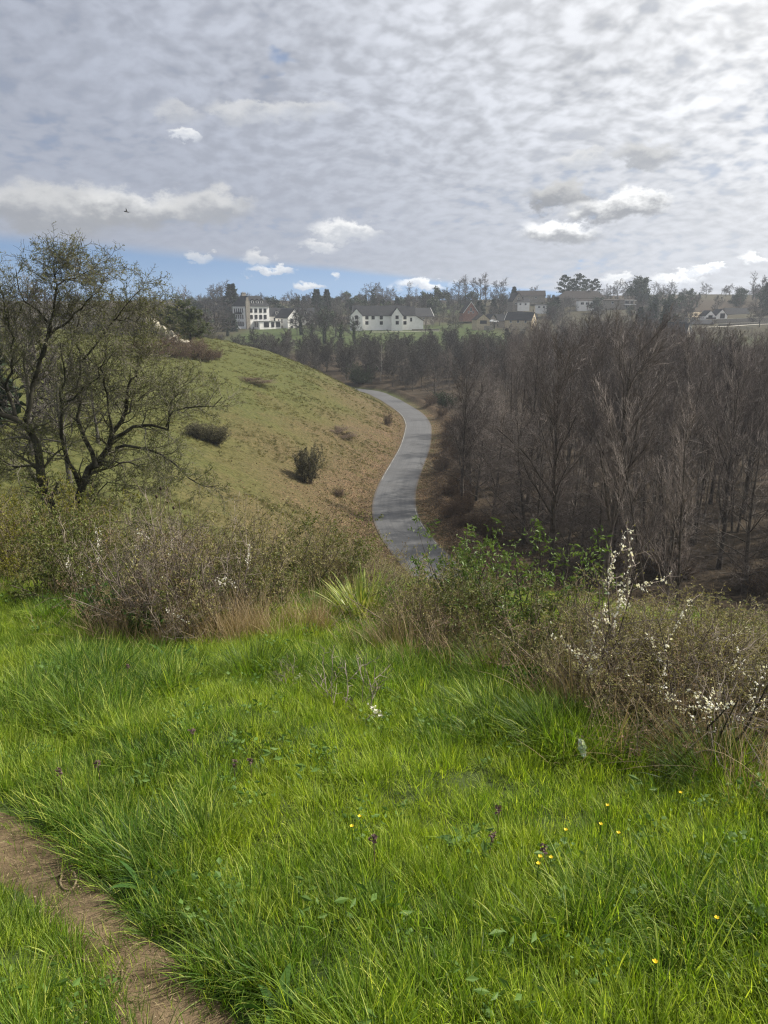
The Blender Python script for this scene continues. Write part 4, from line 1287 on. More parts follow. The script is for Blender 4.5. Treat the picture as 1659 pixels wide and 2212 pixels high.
# houses further right; src x, base y (768 frame), depth, rotation, w, d, eave, ridge ...
def cottage(name, label, sx, by, dep, rz, w, d, he, hr, **kw):
    x = at(sx*0.4/V2, dep); z = CZ+ray(0, by)[2]/ray(0, by)[1]*dep
    t = thing(name, label, 'house', (0, 0, 0), 0.0, 'houses on the far hillside')
    block(t, (x, dep, z), math.radians(rz), w, d, he, hr, k=0.8, **kw)
    return t, xf((x, dep, z), math.radians(rz), 0.8)


ww = lambda *a: [('F', u, z, w, h, 1) for u, z, w, h in a]
cottage('cottage', 'dark slate roofed house with white barge-boarded gable right of farmhouse', 1045, 321, 440, 30, 20, 9, 3.2, 8.6, wall='stone', roof='slate', axis='x', barge=1, wins=ww((-4, 1.6, 1.2, 1.2), (2, 1.6, 1.2, 1.2)))
cottage('cottage', 'red brick house with tall white A-shaped gable trim', 1172, 317, 452, 12, 11, 10, 3.0, 10.2, wall='brick', roof='brownroof', axis='y', barge=1, wins=ww((0, 5.0, 1.2, 2.4), (-1.7, 3.4, 0.9, 1.4), (1.7, 3.4, 0.9, 1.4)))
cottage('bungalow', 'cream gabled bungalow with a wide row of front windows', 1203, 325.5, 405, 10, 8.6, 11, 3.6, 6.9, wall='cream', roof='brownroof', axis='y', wins=[('F', 0.0, 2.2, 4.2, 1.9, 4)], fm='woodtrim')
cottage('cottage', 'small house showing one pale gable between bungalow and stone cottage', 1226, 324, 420, 18, 6, 9, 2.4, 6.0, wall='stone', roof='slate', axis='y', wins=ww((0, 1.8, 1.0, 1.2)))
cottage('cottage', 'low slate roofed cottage left of the honey stone cottage', 1256, 325, 425, 4, 19, 8, 2.8, 6.8, wall='stone', roof='slate', axis='x', wins=ww((-5, 1.5, 1.2, 1.1), (3, 1.5, 1.2, 1.1)), chim=[(1.5, 0, 0.9, 1.2)])
t, f = cottage('stone_cottage', 'honey stone cottage with steep slate roof and bright end gable', 1303, 327, 402, -32, 18, 8.6, 4.4, 9.0, wall='cream', roof='slate', axis='x', barge=-1,
               wins=ww((-5, 3.4, 1.2, 1.3), (0, 3.4, 1.2, 1.3), (5, 3.4, 1.2, 1.3))+[('R', 0.0, 3.2, 1.1, 1.5, 1), ('R', 0.0, 5.8, 0.9, 1.0, 0)], chim=[(8.4, 0, 0.9, 1.4)])
cottage('cottage', 'slate house with white framed glazed bay right of the stone cottage', 1330, 326.5, 418, 6, 6.5, 7, 5.6, 8.2, wall='stone', roof='slate', axis='x', wins=[('F', 1.2, 3.7, 3.2, 2.6, 2)])
cottage('stone_house', 'grey stone house with steep twin gables high on the hillside', 1288, 308, 480, 14, 9, 11, 5.0, 11.0, wall='stone', roof='slate', axis='y', wins=ww((0, 6.6, 1.1, 1.3), (-2, 3.2, 1.2, 1.3), (2, 3.2, 1.2, 1.3)))
cottage('house', 'low pale fronted house just right of the grey gabled house', 1305, 307, 478, 5, 9, 8, 3.6, 6.2, wall='white', roof='slate', axis='x', wins=ww((-2.5, 2, 1.2, 1.3), (1.5, 2, 1.2, 1.3)))
cottage('long_barn', 'long dark roofed barn on the skyline left of pines', 1325, 300, 545, -4, 24, 9, 3.5, 7.5, wall='stone', roof='brownroof', axis='x', wins=ww((-7, 1.8, 1.4, 1.3), (4, 1.8, 1.4, 1.3)))
cottage('large_house', 'very broad dark hipped roof below the row of pines', 1450, 304, 530, -2, 40, 14, 4.5, 10.5, wall='stone', roof='brownroof', hip=7.0, wins=ww((-11, 2.4, 1.8, 1.6), (0, 2.4, 1.8, 1.6), (11, 2.4, 1.8, 1.6)), chim=[(8, 0, 1.4, 1.2)])
cottage('house', 'white windowed villa below the pines, partly behind branches', 1463, 308, 500, 2, 13, 8, 5.4, 6.8, wall='white', roof='brownroof', hip=1.5, wins=ww((-3.8, 3.4, 2.4, 1.6), (0.2, 3.4, 2.4, 1.6), (4, 3.4, 2.4, 1.6)))
t, f = cottage('flat_roofed_house', 'modern flat roofed house with white balcony right of the pines', 1540, 308.5, 500, 4, 26, 10, 6.4, 7.2, wall='stone', roof='brownroof', hip=3.0, over=0.9, wins=ww((6.5, 4.6, 3.0, 2.2), (10.4, 4.6, 2.4, 2.2), (-5, 4.4, 1.6, 1.6), (7, 1.4, 3.0, 1.8)))
mb = MB(); mb.box((4.0, -7.4, 2.7), (13.2, -5.02, 2.95)); mb.box((4.0, -7.4, 2.95), (13.2, -7.3, 3.4)); mb.box((4.0, -7.4, 6.0), (13.2, -5.95, 6.3)); emit(mb, 'balcony', M['frame'], t, f)
cottage('white_cabin', 'small white cabin half hidden left of the broad roof', 1352, 309.5, 470, 0, 8, 5, 3.0, 3.9, wall='white', roof='slate', hip=1.0, wins=ww((-1.8, 1.7, 1.4, 1.2), (1.6, 1.7, 1.4, 1.2)), over=0.2)
t, f = cottage('twin_gabled_house', 'white twin gabled house with big square windows at far right', 1769, 324, 415, 6, 6.8, 9, 5.2, 8.4, wall='white', roof='slate', axis='y', over=0.25, wins=ww((0, 4.8, 2.6, 1.4), (-1.4, 1.3, 1.2, 1.9), (1.4, 1.3, 1.2, 1.9)), fm='woodtrim')
p = f([(7.2, -1.0, 0)])[0]
block(t, p, math.radians(6), 7.4, 9, 5.4, 9.2, 'white', 'slate', axis='y', over=0.25, k=0.8, wins=ww((0.4, 5.2, 3.0, 3.0)), fm='woodtrim')
mb = MB(); mb.box((-3.4, -5.6, 3.2), (3.3, -4.52, 3.4)); mb.box((-3.4, -5.6, 3.4), (3.3, -5.52, 4.2)); emit(mb, 'balcony', M['woodtrim'], t, f)
cottage('bungalow', 'tan roofed bungalow left of the white twin gabled house', 1757, 322, 440, 3, 22, 9, 3.0, 6.2, wall='cream', roof='cream', axis='x', wins=ww((-6, 1.6, 1.4, 1.2), (-1, 1.6, 1.4, 1.2)))
cottage('stone_house', 'grey stone house among trees at the right edge', 1838, 323, 450, 4, 17, 9, 6.0, 10, wall='stone', roof='slate', axis='x', wins=ww((-4, 4.4, 1.3, 1.5), (3, 4.4, 1.3, 1.5), (-4, 1.5, 1.3, 1.5), (3, 1.5, 2.6, 2.0)))
cottage('garden_house', 'tiny pale gabled garden house at the right edge', 1883, 323, 440, 0, 4.5, 4, 2.2, 4.0, wall='white', roof='slate', axis='y', wins=ww((0, 1.4, 0.9, 1.0)))
cottage('stone_cottage', 'stone gable cottage rising just above the beech tops at right', 1697, 343, 330, -38, 12, 8, 4.4, 10.4, wall='stone', roof='slate', axis='x', wins=[('R', 0.0, 6.0, 1.0, 1.3, 0)]+ww((0, 3, 1.2, 1.3)), chim=[(5.4, 0, 0.9, 1.2)])
cottage('cottage', 'small white gabled cottage beside the stone gable at right', 1719, 342, 334, 16, 4.6, 7, 4.6, 8.0, wall='white', roof='slate', axis='y', barge=1, wins=ww((0, 4.6, 1.2, 1.3)))
cottage('cottage', 'low brown roofed cottage above the beech tops', 1668, 331, 380, 30, 10, 8, 3.0, 7.6, wall='stone', roof='brownroof', axis='y', wins=ww((0, 3.4, 1.1, 1.2)))
cottage('long_house', 'low slate roofed range behind the white gabled cottage', 1722, 328, 400, 2, 30, 8, 2.6, 4.8, wall='stone', roof='slate', axis='x', wins=ww((-6, 1.4, 1.2, 1.1), (1, 1.4, 1.2, 1.1), (7, 1.4, 1.2, 1.1)))


def wall_run(name, label, sx0, sx1, dep, h, mt, cat='wall', th=0.5, courses=3):
    x0, x1 = at(sx0*0.4/V2, dep), at(sx1*0.4/V2, dep)
    xs = np.linspace(x0, x1, 14); zs = terrain(xs, np.full(14, dep))
    t = thing(name, label, cat, (0, 0, 0))
    m1, m2 = MB(), MB()
    for i in range(13):
        a, b = (xs[i], zs[i]), (xs[i+1], zs[i+1])
        m1.hexa([(a[0], dep, a[1]-1), (b[0], dep, b[1]-1), (b[0], dep+th, b[1]-1), (a[0], dep+th, a[1]-1), (a[0], dep, a[1]+h), (b[0], dep, b[1]+h), (b[0], dep+th, b[1]+h), (a[0], dep+th, a[1]+h)])
        m2.hexa([(a[0], dep-0.1, a[1]+h), (b[0], dep-0.1, b[1]+h), (b[0], dep+th+0.1, b[1]+h), (a[0], dep+th+0.1, a[1]+h), (a[0], dep-0.1, a[1]+h+0.15), (b[0], dep-0.1, b[1]+h+0.15), (b[0], dep+th+0.1, b[1]+h+0.15), (a[0], dep+th+0.1, a[1]+h+0.15)])
    m1.obj('wall', M[mt], t); m2.obj('coping', M['tarmac_drive'], t)


wall_run('garden_wall', 'dark stone terrace wall below the twin gabled house', 1765, 1960, 405, 2.0, 'stone')
wall_run('garden_wall', 'low pale walled terrace edge across the right hand field', 1800, 1960, 385, 0.8, 'stone')
wall_run('garden_wall', 'low stone wall in front of the cream bungalow', 1212, 1235, 398, 2.0, 'stone')
wall_run('garden_wall', 'low field wall right of the farmhouse', 1030, 1100, 400, 0.7, 'stone')
# pale drive across the field in front of the farmhouse
cd = np.array([(at(sx*0.4/V2, dp), dp) for sx, dp in ((930, 384), (965, 386), (1010, 388), (1055, 391), (1105, 393))])
strip('drive', catmull(cd, 6), (-0.9, 0.9), 0.25, M['tarmac_drive'], zf=lambda a, b: terrain(a, b))
cd = np.array([(at(sx*0.4/V2, dp), dp) for sx, dp in ((1760, 372), (1820, 374), (1880, 378), (1960, 380))])
strip('drive', catmull(cd, 6), (-1.2, 1.2), 0.3, M['tarmac_drive'], zf=lambda a, b: terrain(a, b))


def vehicle(label, cat, sx, by, dep, rz, L, Hh, van):
    x = at(sx*0.4/V2, dep); z = CZ+ray(0, by)[2]/ray(0, by)[1]*dep
    t = thing('parked_van' if van else 'parked_car', label, cat, (x, dep, z), rz)
    h = L/2; wd = 0.95
    if van:
        prof = [(-h, .35), (-h, Hh), (h*0.35, Hh), (h*0.62, 1.25), (h*0.97, 1.05), (h, .35)]
    else:
        prof = [(-h, .35), (-h, .85), (-h*0.78, .98), (-h*0.55, Hh), (h*0.12, Hh), (h*0.45, .98), (h*0.95, .82), (h, .35)]
    n = len(prof)
    me = bpy.data.meshes.new('body'); V = [(a, -wd, b) for a, b in prof]+[(a, wd, b) for a, b in prof]
    me.from_pydata(V, [], [tuple(range(n)), tuple(range(n, 2*n))[::-1]]+[((i+1) % n, i, n+i, n+(i+1) % n) for i in range(n)])
    me.materials.append(M['carpaint']); link('body', me, t)
    for s in (-1, 1):
        m = MB(); a, b = (h*0.02, h*0.5) if van else (-h*0.5, h*0.36)
        m.hexa([(a, s*(wd+.01)-.008, 1.0), (b, s*(wd+.01)-.008, 1.0), (b, s*(wd+.01)+.008, 1.0), (a, s*(wd+.01)+.008, 1.0), (a, s*(wd+.01)-.008, Hh-.12), (b-.25, s*(wd+.01)-.008, Hh-.12), (b-.25, s*(wd+.01)+.008, Hh-.12), (a, s*(wd+.01)+.008, Hh-.12)])
        m.obj('side_window', M['glass'], t)
        for k in (-0.62, 0.62):
            c = np.array([[(h*k, s*wd-.1, .33), (h*k, s*wd+.03*s, .33)]])
            V, Q = tubes(c, np.full((1, 2), .33), 12)
            mm = MB(); mm.addnp(V, Q); mm.add(V[12:], [], [(0, i, i+1) for i in range(1, 11)]); mm.obj('wheel', M['tyre'], t)


vehicle('white van parked left of the hotel', 'van', 588, 329.5, 415, 0.15, 5.2, 2.1, True)
vehicle('white car parked beside the cream bungalow', 'car', 1236, 322.5, 400, 0.5, 4.4, 1.45, False)

# ------------------------------------------------------------------ filler trees between the houses
rh = np.random.default_rng(99)
block_px = [(600, 722, 425), (875, 1035, 402), (1030, 1075, 432), (1160, 1320, 395), (1325, 1345, 410), (1745, 1800, 408), (1685, 1730, 325)]
mid_px = [(1270, 1325, 470), (1345, 1362, 462), (1440, 1480, 490), (1510, 1570, 490)]
n = 0
for i in range(1200):
    dep = rh.uniform(360, 575); sx = rh.uniform(330, 1960)
    if any(a-6 < sx < b+6 and dep < dd+14 for a, b, dd in block_px+mid_px):
        continue
    if dep < 405 and 940 < sx < 1120:
        continue
    if 1735 < sx < 1805 and dep > 430 and rh.random() < 0.75:
        continue
    if 1740 < sx and 372 < dep < 400:
        continue
    x = at(sx*0.4/V2, dep); z = tz(x, dep); u = rh.random()
    lim = CZ+ray(0, 300)[2]/ray(0, 300)[1]*dep          # keep below the skyline
    for a, b, dd in mid_px+block_px:
        if a-10 < sx < b+10 and dep < dd+40:
            lim = z+2.5
    mh = min(lim-z+4.5, 13.0)
    if mh < 2.5:
        continue
    h = mh*rh.uniform(0.7, 1.0)
    if u < 0.60:
        kd, nm, lab, grp = 'oak%d' % rh.integers(2), 'bare_tree', 'leafless grey tree among the hillside houses across the valley', 'bare trees among the far houses'
    elif u < 0.74:
        kd, nm, lab, grp = 'oak2', 'ivy_clad_tree', 'ivy clad tree among the hillside houses across the valley', 'ivy clad trees among the far houses'
    elif u < 0.90:
        kd, nm, lab, grp = 'ever%d' % rh.integers(2), 'evergreen_tree', 'dark round evergreen among the hillside houses across the valley', 'evergreens among the far houses'
    else:
        kd, nm, lab, grp = 'spruce%d' % rh.integers(2), 'spruce_tree', 'pointed spruce among the hillside houses across the valley', 'spruces among the far houses'
    s = h/HGT[kd]
    plant(kd, nm, lab, 'tree', x, dep, rh.random()*6.28, (s*1.25, s*1.25, s), grp, z=z)
    n += 1
    if n > 290:
        break

for i in range(120):
    sx = rh.uniform(430, 1960); dep = rh.uniform(545, 605)
    if 1738 < sx < 1805 or 1345 < sx < 1500:
        continue
    x = at(sx*0.4/V2, dep); kd = ['oak0', 'oak1', 'oak0', 'ever1', 'oak2'][rh.integers(5)]; h = rh.uniform(5.0, 9.5); q_ = h/HGT[kd]
    nm = {'oak0': 'bare_tree', 'oak1': 'bare_tree', 'oak2': 'ivy_clad_tree', 'ever1': 'evergreen_tree'}[kd]
    lab = {'bare_tree': 'leafless tree', 'ivy_clad_tree': 'ivy clad tree', 'evergreen_tree': 'dark evergreen'}[nm]+' in the low belt along the ridge, '+('above the hotel' if sx < 780 else ('above the farmhouse' if sx < 1100 else ('above the cottages' if sx < 1345 else 'right of the pines')))
    plant(kd, nm, lab, 'tree', x, dep, rh.random()*6.28, (q_*1.4, q_*1.4, q_), 'low belt of trees along the ridge')
for i in range(34):
    y_ = rh.uniform(36, 66); x_ = y_*rh.uniform(0.22, 0.56)
    if tz(x_, y_) > -11 or float(road_dist(np.array([x_]), np.array([y_]))[0]) > -HALF-9:
        continue
    plant('scrubbush', 'scrub_bush', 'dark leafless undergrowth bush beneath the front beeches', 'bush', x_, y_, rh.random()*6.28, rh.uniform(0.6, 1.1), 'undergrowth beneath the beeches')
bare_tree('stem0', 262, 13.0, 0.075,
          dict(nc=9, t0=0.45, t1=0.98, ang=(18, 45), ratio=0.20, K=5, up=0.07, wig=0.10, rr=0.5, fall=0.4, rmin=0.014),
          dict(nc=5, t0=0.2, t1=0.98, ang=(22, 50), ratio=0.48, K=4, up=0.05, wig=0.12, rr=0.5, fall=0.3, rmin=0.011),
          dict(nc=5, t0=0.2, t1=1.0, ang=(22, 48), ratio=0.52, K=3, up=0.05, wig=0.13, rr=0.6, fall=0.3, rmin=0.009), bark='palebark', twig='twig', lean=0.02, wig=0.08)
for i in range(170):
    y_ = rh.uniform(36, 92); x_ = y_*rh.uniform(0.13, 0.55)
    if tz(x_, y_) > -12 or float(road_dist(np.array([x_]), np.array([y_]))[0]) > -HALF-12:
        continue
    plant('stem0', 'ash_tree', 'pale slender straight ash pole at the front of the wood', 'tree', x_, y_, rh.random()*6.28, (1.0, 1.0, rh.uniform(0.8, 1.15)), 'pale ash poles at the wood front')

# ------------------------------------------------------------------ the grassy spur: bushes, thorn trees, junipers
def onhill(kind, name, label, cat, vx, vy, s, rz=0.0, group=None):
    p = hitp(vx, vy, 400, 20)
    return plant(kind, name, label, cat, p[0], p[1], rz, s, group, z=p[2])


def atd(kind, name, label, cat, vx, dep, s, rz=0.0, group=None):
    return plant(kind, name, label, cat, at(vx, dep), dep, rz, s, group)


onhill('juniper', 'juniper_bush', 'tall spiky juniper bush standing alone on the tawny slope', 'bush', 663, 1042, (1.05, 1.05, 1.25), 0.3)
onhill('juniper', 'juniper_bush', 'small dark juniper beside the green track on the slope', 'bush', 466, 958, (1.1, 1.1, 0.62), 1.3)
onhill('juniper', 'juniper_bush', 'low round juniper left of the small dark juniper', 'bush', 425, 945, (1.0, 1.0, 0.5), 2.3)
onhill('scrubbush', 'scrub_bush', 'tiny brown bush low on the tawny slope right of juniper', 'bush', 732, 1072, 0.42, 0.3)
onhill('scrubbush', 'scrub_bush', 'small dark bush on the upper green slope', 'bush', 468, 772, 0.5, 1.0)
onhill('scrubbush', 'scrub_bush', 'leafless sapling bush on the slope near the road bend', 'bush', 838, 920, (0.5, 0.5, 1.1), 1.0)
for i, (vx, vy, s) in enumerate([(530, 822, (2.0, 1.4, 0.25)), (555, 828, (2.0, 1.4, 0.22)), (720, 930, (2.0, 1.6, 0.22)), (740, 942, (1.6, 1.4, 0.2))]):
    onhill('scrubbush', 'scrub_bush', ['flat purple brown scrub patch high on the green slope, left end', 'flat purple brown scrub patch high on the green slope, right end',
           'dark low scrub patch on the slope near road, upper one', 'dark low scrub patch on the slope near road, lower one'][i], 'bush', vx, vy, s, i*0.7)
for i, (vx, dep, s) in enumerate([(345, 128, 1.25), (375, 126, 1.4), (405, 130, 1.45), (435, 131, 1.35), (455, 136, 1.1), (320, 122, 1.3), (300, 118, 1.3), (360, 138, 1.5), (420, 142, 1.3), (270, 115, 1.3)]):
    atd('scrubbush', 'scrub_bush', 'maroon brown leafless scrub along the brow of the slope', 'bush', vx, dep, (s, s, s*0.75), i*1.1, 'maroon scrub along the brow')
atd('greenthorn', 'hawthorn_tree', 'rounded greening hawthorn on the brow left of the hotel', 'tree', 408, 150, (1.15, 1.15, 0.95), 0.5)
atd('greenthorn', 'hawthorn_tree', 'second greening hawthorn just behind, left of the rounded one', 'tree', 372, 162, (1.2, 1.2, 1.05), 1.8)
for i, (vx, dep, s) in enumerate([(240, 150, 1.5), (270, 158, 1.6), (300, 165, 1.75), (330, 172, 1.8), (355, 180, 1.9), (440, 200, 1.3), (205, 150, 1.6), (470, 230, 1.4), (500, 250, 1.5), (390, 190, 1.9), (425, 215, 1.6)]):
    atd('thicket', 'thorn_thicket', 'pale grey green thorn thicket along the hill top hedge', 'bush', vx, dep, s, i*0.9, 'thorn thickets on the hill top')


def rock(name, label, vx, dep, w, h, dz, seed):
    r = np.random.default_rng(seed); x0 = at(vx, dep)
    t = thing(name, label, 'rock', (x0, dep, tz(x0, dep)+dz))
    for k in range(9):
        a = r.random((2, 14))*6.28
        mb = MB(); n_, m_ = 6, 8
        V = []
        c = np.array([(k/8-0.5)*w, r.normal(0, 0.6), -(k/8-0.5)*h*1.2+r.normal(0, 0.25)])
        for i in range(n_):
            for j in range(m_):
                th, ph = math.pi*i/(n_-1), 6.28*j/m_
                q = 1+0.28*math.sin(3*ph+a[0, k])+r.normal(0, 0.08)
                V.append(c+q*np.array([w*0.11*math.sin(th)*math.cos(ph), 0.7*math.sin(th)*math.sin(ph), h*0.28*math.cos(th)]))
        mb.add(V, [(i*m_+j, (i+1)*m_+j, (i+1)*m_+(j+1) % m_, i*m_+(j+1) % m_) for i in range(n_-1) for j in range(m_)])
        mb.obj('boulder', M['chalk'], t)


rock('limestone_outcrop', 'pale broken limestone face among bushes left of the thorns', 345, 152, 5.5, 3.2, 2.0, 4)
rock('limestone_outcrop', 'small pale limestone step below the rounded hawthorn', 388, 143, 3.6, 1.2, 0.9, 5)
# trees further off at the left edge, behind the big hawthorn
for vx, dep, tp, kd in [(15, 112, 598, 'oak0'), (65, 98, 585, 'oak1'), (105, 125, 600, 'oak0'), (150, 118, 612, 'oak1'), (205, 140, 632, 'oak0'), (250, 160, 645, 'oak1'), (300, 185, 650, 'oak0'), (345, 205, 652, 'oak1'), (395, 225, 655, 'oak0'), (440, 250, 655, 'oak1')]:
    x_ = at(vx, dep); d_ = ray(vx*V2, tp*V2); h_ = CZ+d_[2]/d_[1]*dep-tz(x_, dep); q_ = max(h_, 2.0)/HGT[kd]
    plant(kd, 'bare_tree', 'leafless grey tree in the far hedge line '+('behind the hawthorn crown' if vx < 230 else 'between hawthorn and hotel'), 'tree', x_, dep, vx*0.3, (q_*1.25, q_*1.25, q_), 'trees of the left hedge line')
for vx, dep, kd, s, lab in [(110, 46, 'oak0', 0.60, 'grey leafless tree behind the hawthorn crown'), (30, 52, 'oak1', 0.66, 'leafless tree behind the hawthorn near the left edge'),
                            (185, 62, 'oak0', 0.50, 'small leafless tree right behind the hawthorn'), (-60, 60, 'spruce0', 0.85, 'dark conifer poking in at the left edge')]:
    atd(kd, 'bare_tree' if 'oak' in kd else 'conifer_tree', lab, 'tree', vx, dep, s, vx*0.1)

# ------------------------------------------------------------------ the big hawthorn at the left
def wpt(vx, vy, dep):
    d = ray(vx*V2, vy*V2); return np.array([d[0]/d[1]*dep, dep, CZ+d[2]/d[1]*dep])


def resample(P, K):
    P = catmull(np.array(P), 8)
    s = np.concatenate([[0], np.cumsum(np.linalg.norm(np.diff(P, axis=0), axis=1))]); q = np.linspace(0, s[-1], K)
    return np.stack([np.interp(q, s, P[:, i]) for i in range(3)], 1)


def big_hawthorn():
    r = np.random.default_rng(515)
    D = 15.0
    limbs = [  # (points in view units, depth offset at the end), start radius, end radius
        ([(150, 1165), (118, 1100), (87, 1004), (72, 943), (33, 905), (-20, 880), (-90, 850)], -0.6, .17, .05),
        ([(150, 1165), (172, 1050), (208, 1010), (236, 969), (245, 948), (262, 905), (275, 850)], 0.5, .15, .04),
        ([(245, 948), (284, 923), (325, 921), (359, 922), (370, 895), (410, 880), (480, 858)], -0.4, .055, .012),
        ([(359, 922), (372, 885), (376, 860), (392, 835), (408, 820)], 0.3, .03, .008),
        ([(250, 968), (306, 961), (345, 975), (372, 998), (402, 1028), (425, 1045), (470, 1049)], -0.7, .045, .010),
        ([(72, 943), (58, 890), (68, 834), (82, 780), (100, 730), (92, 671), (60, 650), (34, 620), (34, 580)], 0.2, .085, .010),
        ([(82, 780), (110, 720), (118, 660), (121, 630), (140, 608), (180, 590), (205, 580)], -0.3, .055, .008),
        ([(121, 640), (122, 610), (118, 580), (122, 555)], 0.1, .022, .006),
        ([(140, 608), (165, 590), (175, 565)], 0.2, .016, .005),
        ([(100, 730), (150, 690), (190, 650), (215, 625), (228, 605)], 0.5, .04, .007),
        ([(208, 1010), (180, 930), (170, 850), (176, 780), (160, 720), (178, 660), (200, 640)], 0.9, .075, .010),
        ([(176, 780), (215, 730), (245, 690), (277, 655), (300, 630), (308, 600)], -0.2, .035, .006),
        ([(245, 690), (290, 690), (314, 681), (335, 672)], 0.4, .02, .006),
        ([(275, 850), (290, 815), (300, 790), (312, 765), (325, 750)], 0.2, .035, .007),
        ([(262, 905), (300, 865), (325, 845), (345, 825)], 0.8, .035, .007),
        ([(33, 905), (10, 840), (-20, 760), (-25, 690), (-50, 640)], 0.4, .06, .010),
        ([(10, 840), (30, 780), (25, 720), (8, 670), (10, 630)], -0.4, .04, .008),
        ([(87, 1004), (60, 1010), (20, 1000), (-40, 985)], 0.3, .05, .010),
        ([(208, 1010), (260, 1000), (300, 1005), (350, 1020)], 0.6, .04, .008),
        ([(150, 1165), (200, 1090), (225, 1050), (262, 1040), (310, 1062)], 0.2, .03, .008),
        ([(172, 1050), (140, 960), (130, 880), (140, 800), (130, 740)], -0.9, .07, .010),
        ([(130, 880), (190, 830), (230, 790), (260, 740)], -1.0, .035, .008),
        ([(245, 948), (230, 870), (222, 800), (240, 745)], -0.9, .04, .008)]
    P, R = [], []
    K = 12
    for pts, off, ra, rb in limbs:
        n_ = len(pts)
        w = [wpt(a, b, D+off*i/(n_-1)) for i, (a, b) in enumerate(pts)]
        q = resample(w, K); q[1:-1] += r.normal(0, 0.03, (K-2, 3))
        P.append(q); R.append(np.linspace(ra, rb, K))
    P, R = np.array(P), np.array(R)*0.68
    g0 = tz(P[0, 0, 0], D)
    P[0, 0, 2] = P[1, 0, 2] = g0-0.2
    P1, R1 = sub(r, P, R, 18, 0.18, 1.0, (30, 75), 1.0, 6, 0.02, 0.19, 0.42, 0.35, 0.006, absl=0.80)
    P2, R2 = sub(r, P1, R1, 10, 0.08, 1.0, (28, 75), 0.48, 5, 0.015, 0.22, 0.55, 0.35, 0.0042)
    P3, R3 = sub(r, P2, R2, 7, 0.08, 1.0, (30, 75), 0.42, 3, 0.01, 0.22, 0.6, 0.3, 0.003)
    base = np.array([P[0, 0, 0], D, g0])
    t = thing('hawthorn_tree', 'big gnarled hawthorn with dark twisted limbs and opening green buds at left', 'tree', tuple(base))
    V, Q = merge([tubes(P-base, R, 8)]); link('trunk', mesh_np('trunk', V, Q, None, M['hawbark'], smooth=True), t)
    V, Q = merge([tubes(P1-base, R1, 4), tubes(P2-base, R2, 3), tubes(P3-base, R3, 3)]); link('crown', mesh_np('crown', V, Q, None, M['hawtwig']), t)
    C = along(P3, r.random((len(P3), 4))).reshape(-1, 3)-base
    # more leaf low down, only buds at the very top
    hgt = C[:, 2]; keep = r.random(len(C)) < np.where(hgt > 3.2, 0.35, 0.7)
    link('leaves', mesh_np('leaves', *leaves(r, C[keep], 0.026, 0.6), None, M['bud']), t)


big_hawthorn()

# ------------------------------------------------------------------ shrub belt below the meadow
def sb(kind, name, label, vx, dep, s, rz=0.0, group=None, cat='bush', z=None):
    return plant(kind, name, label, cat, at(vx, dep), dep, rz, s, group, z=z)


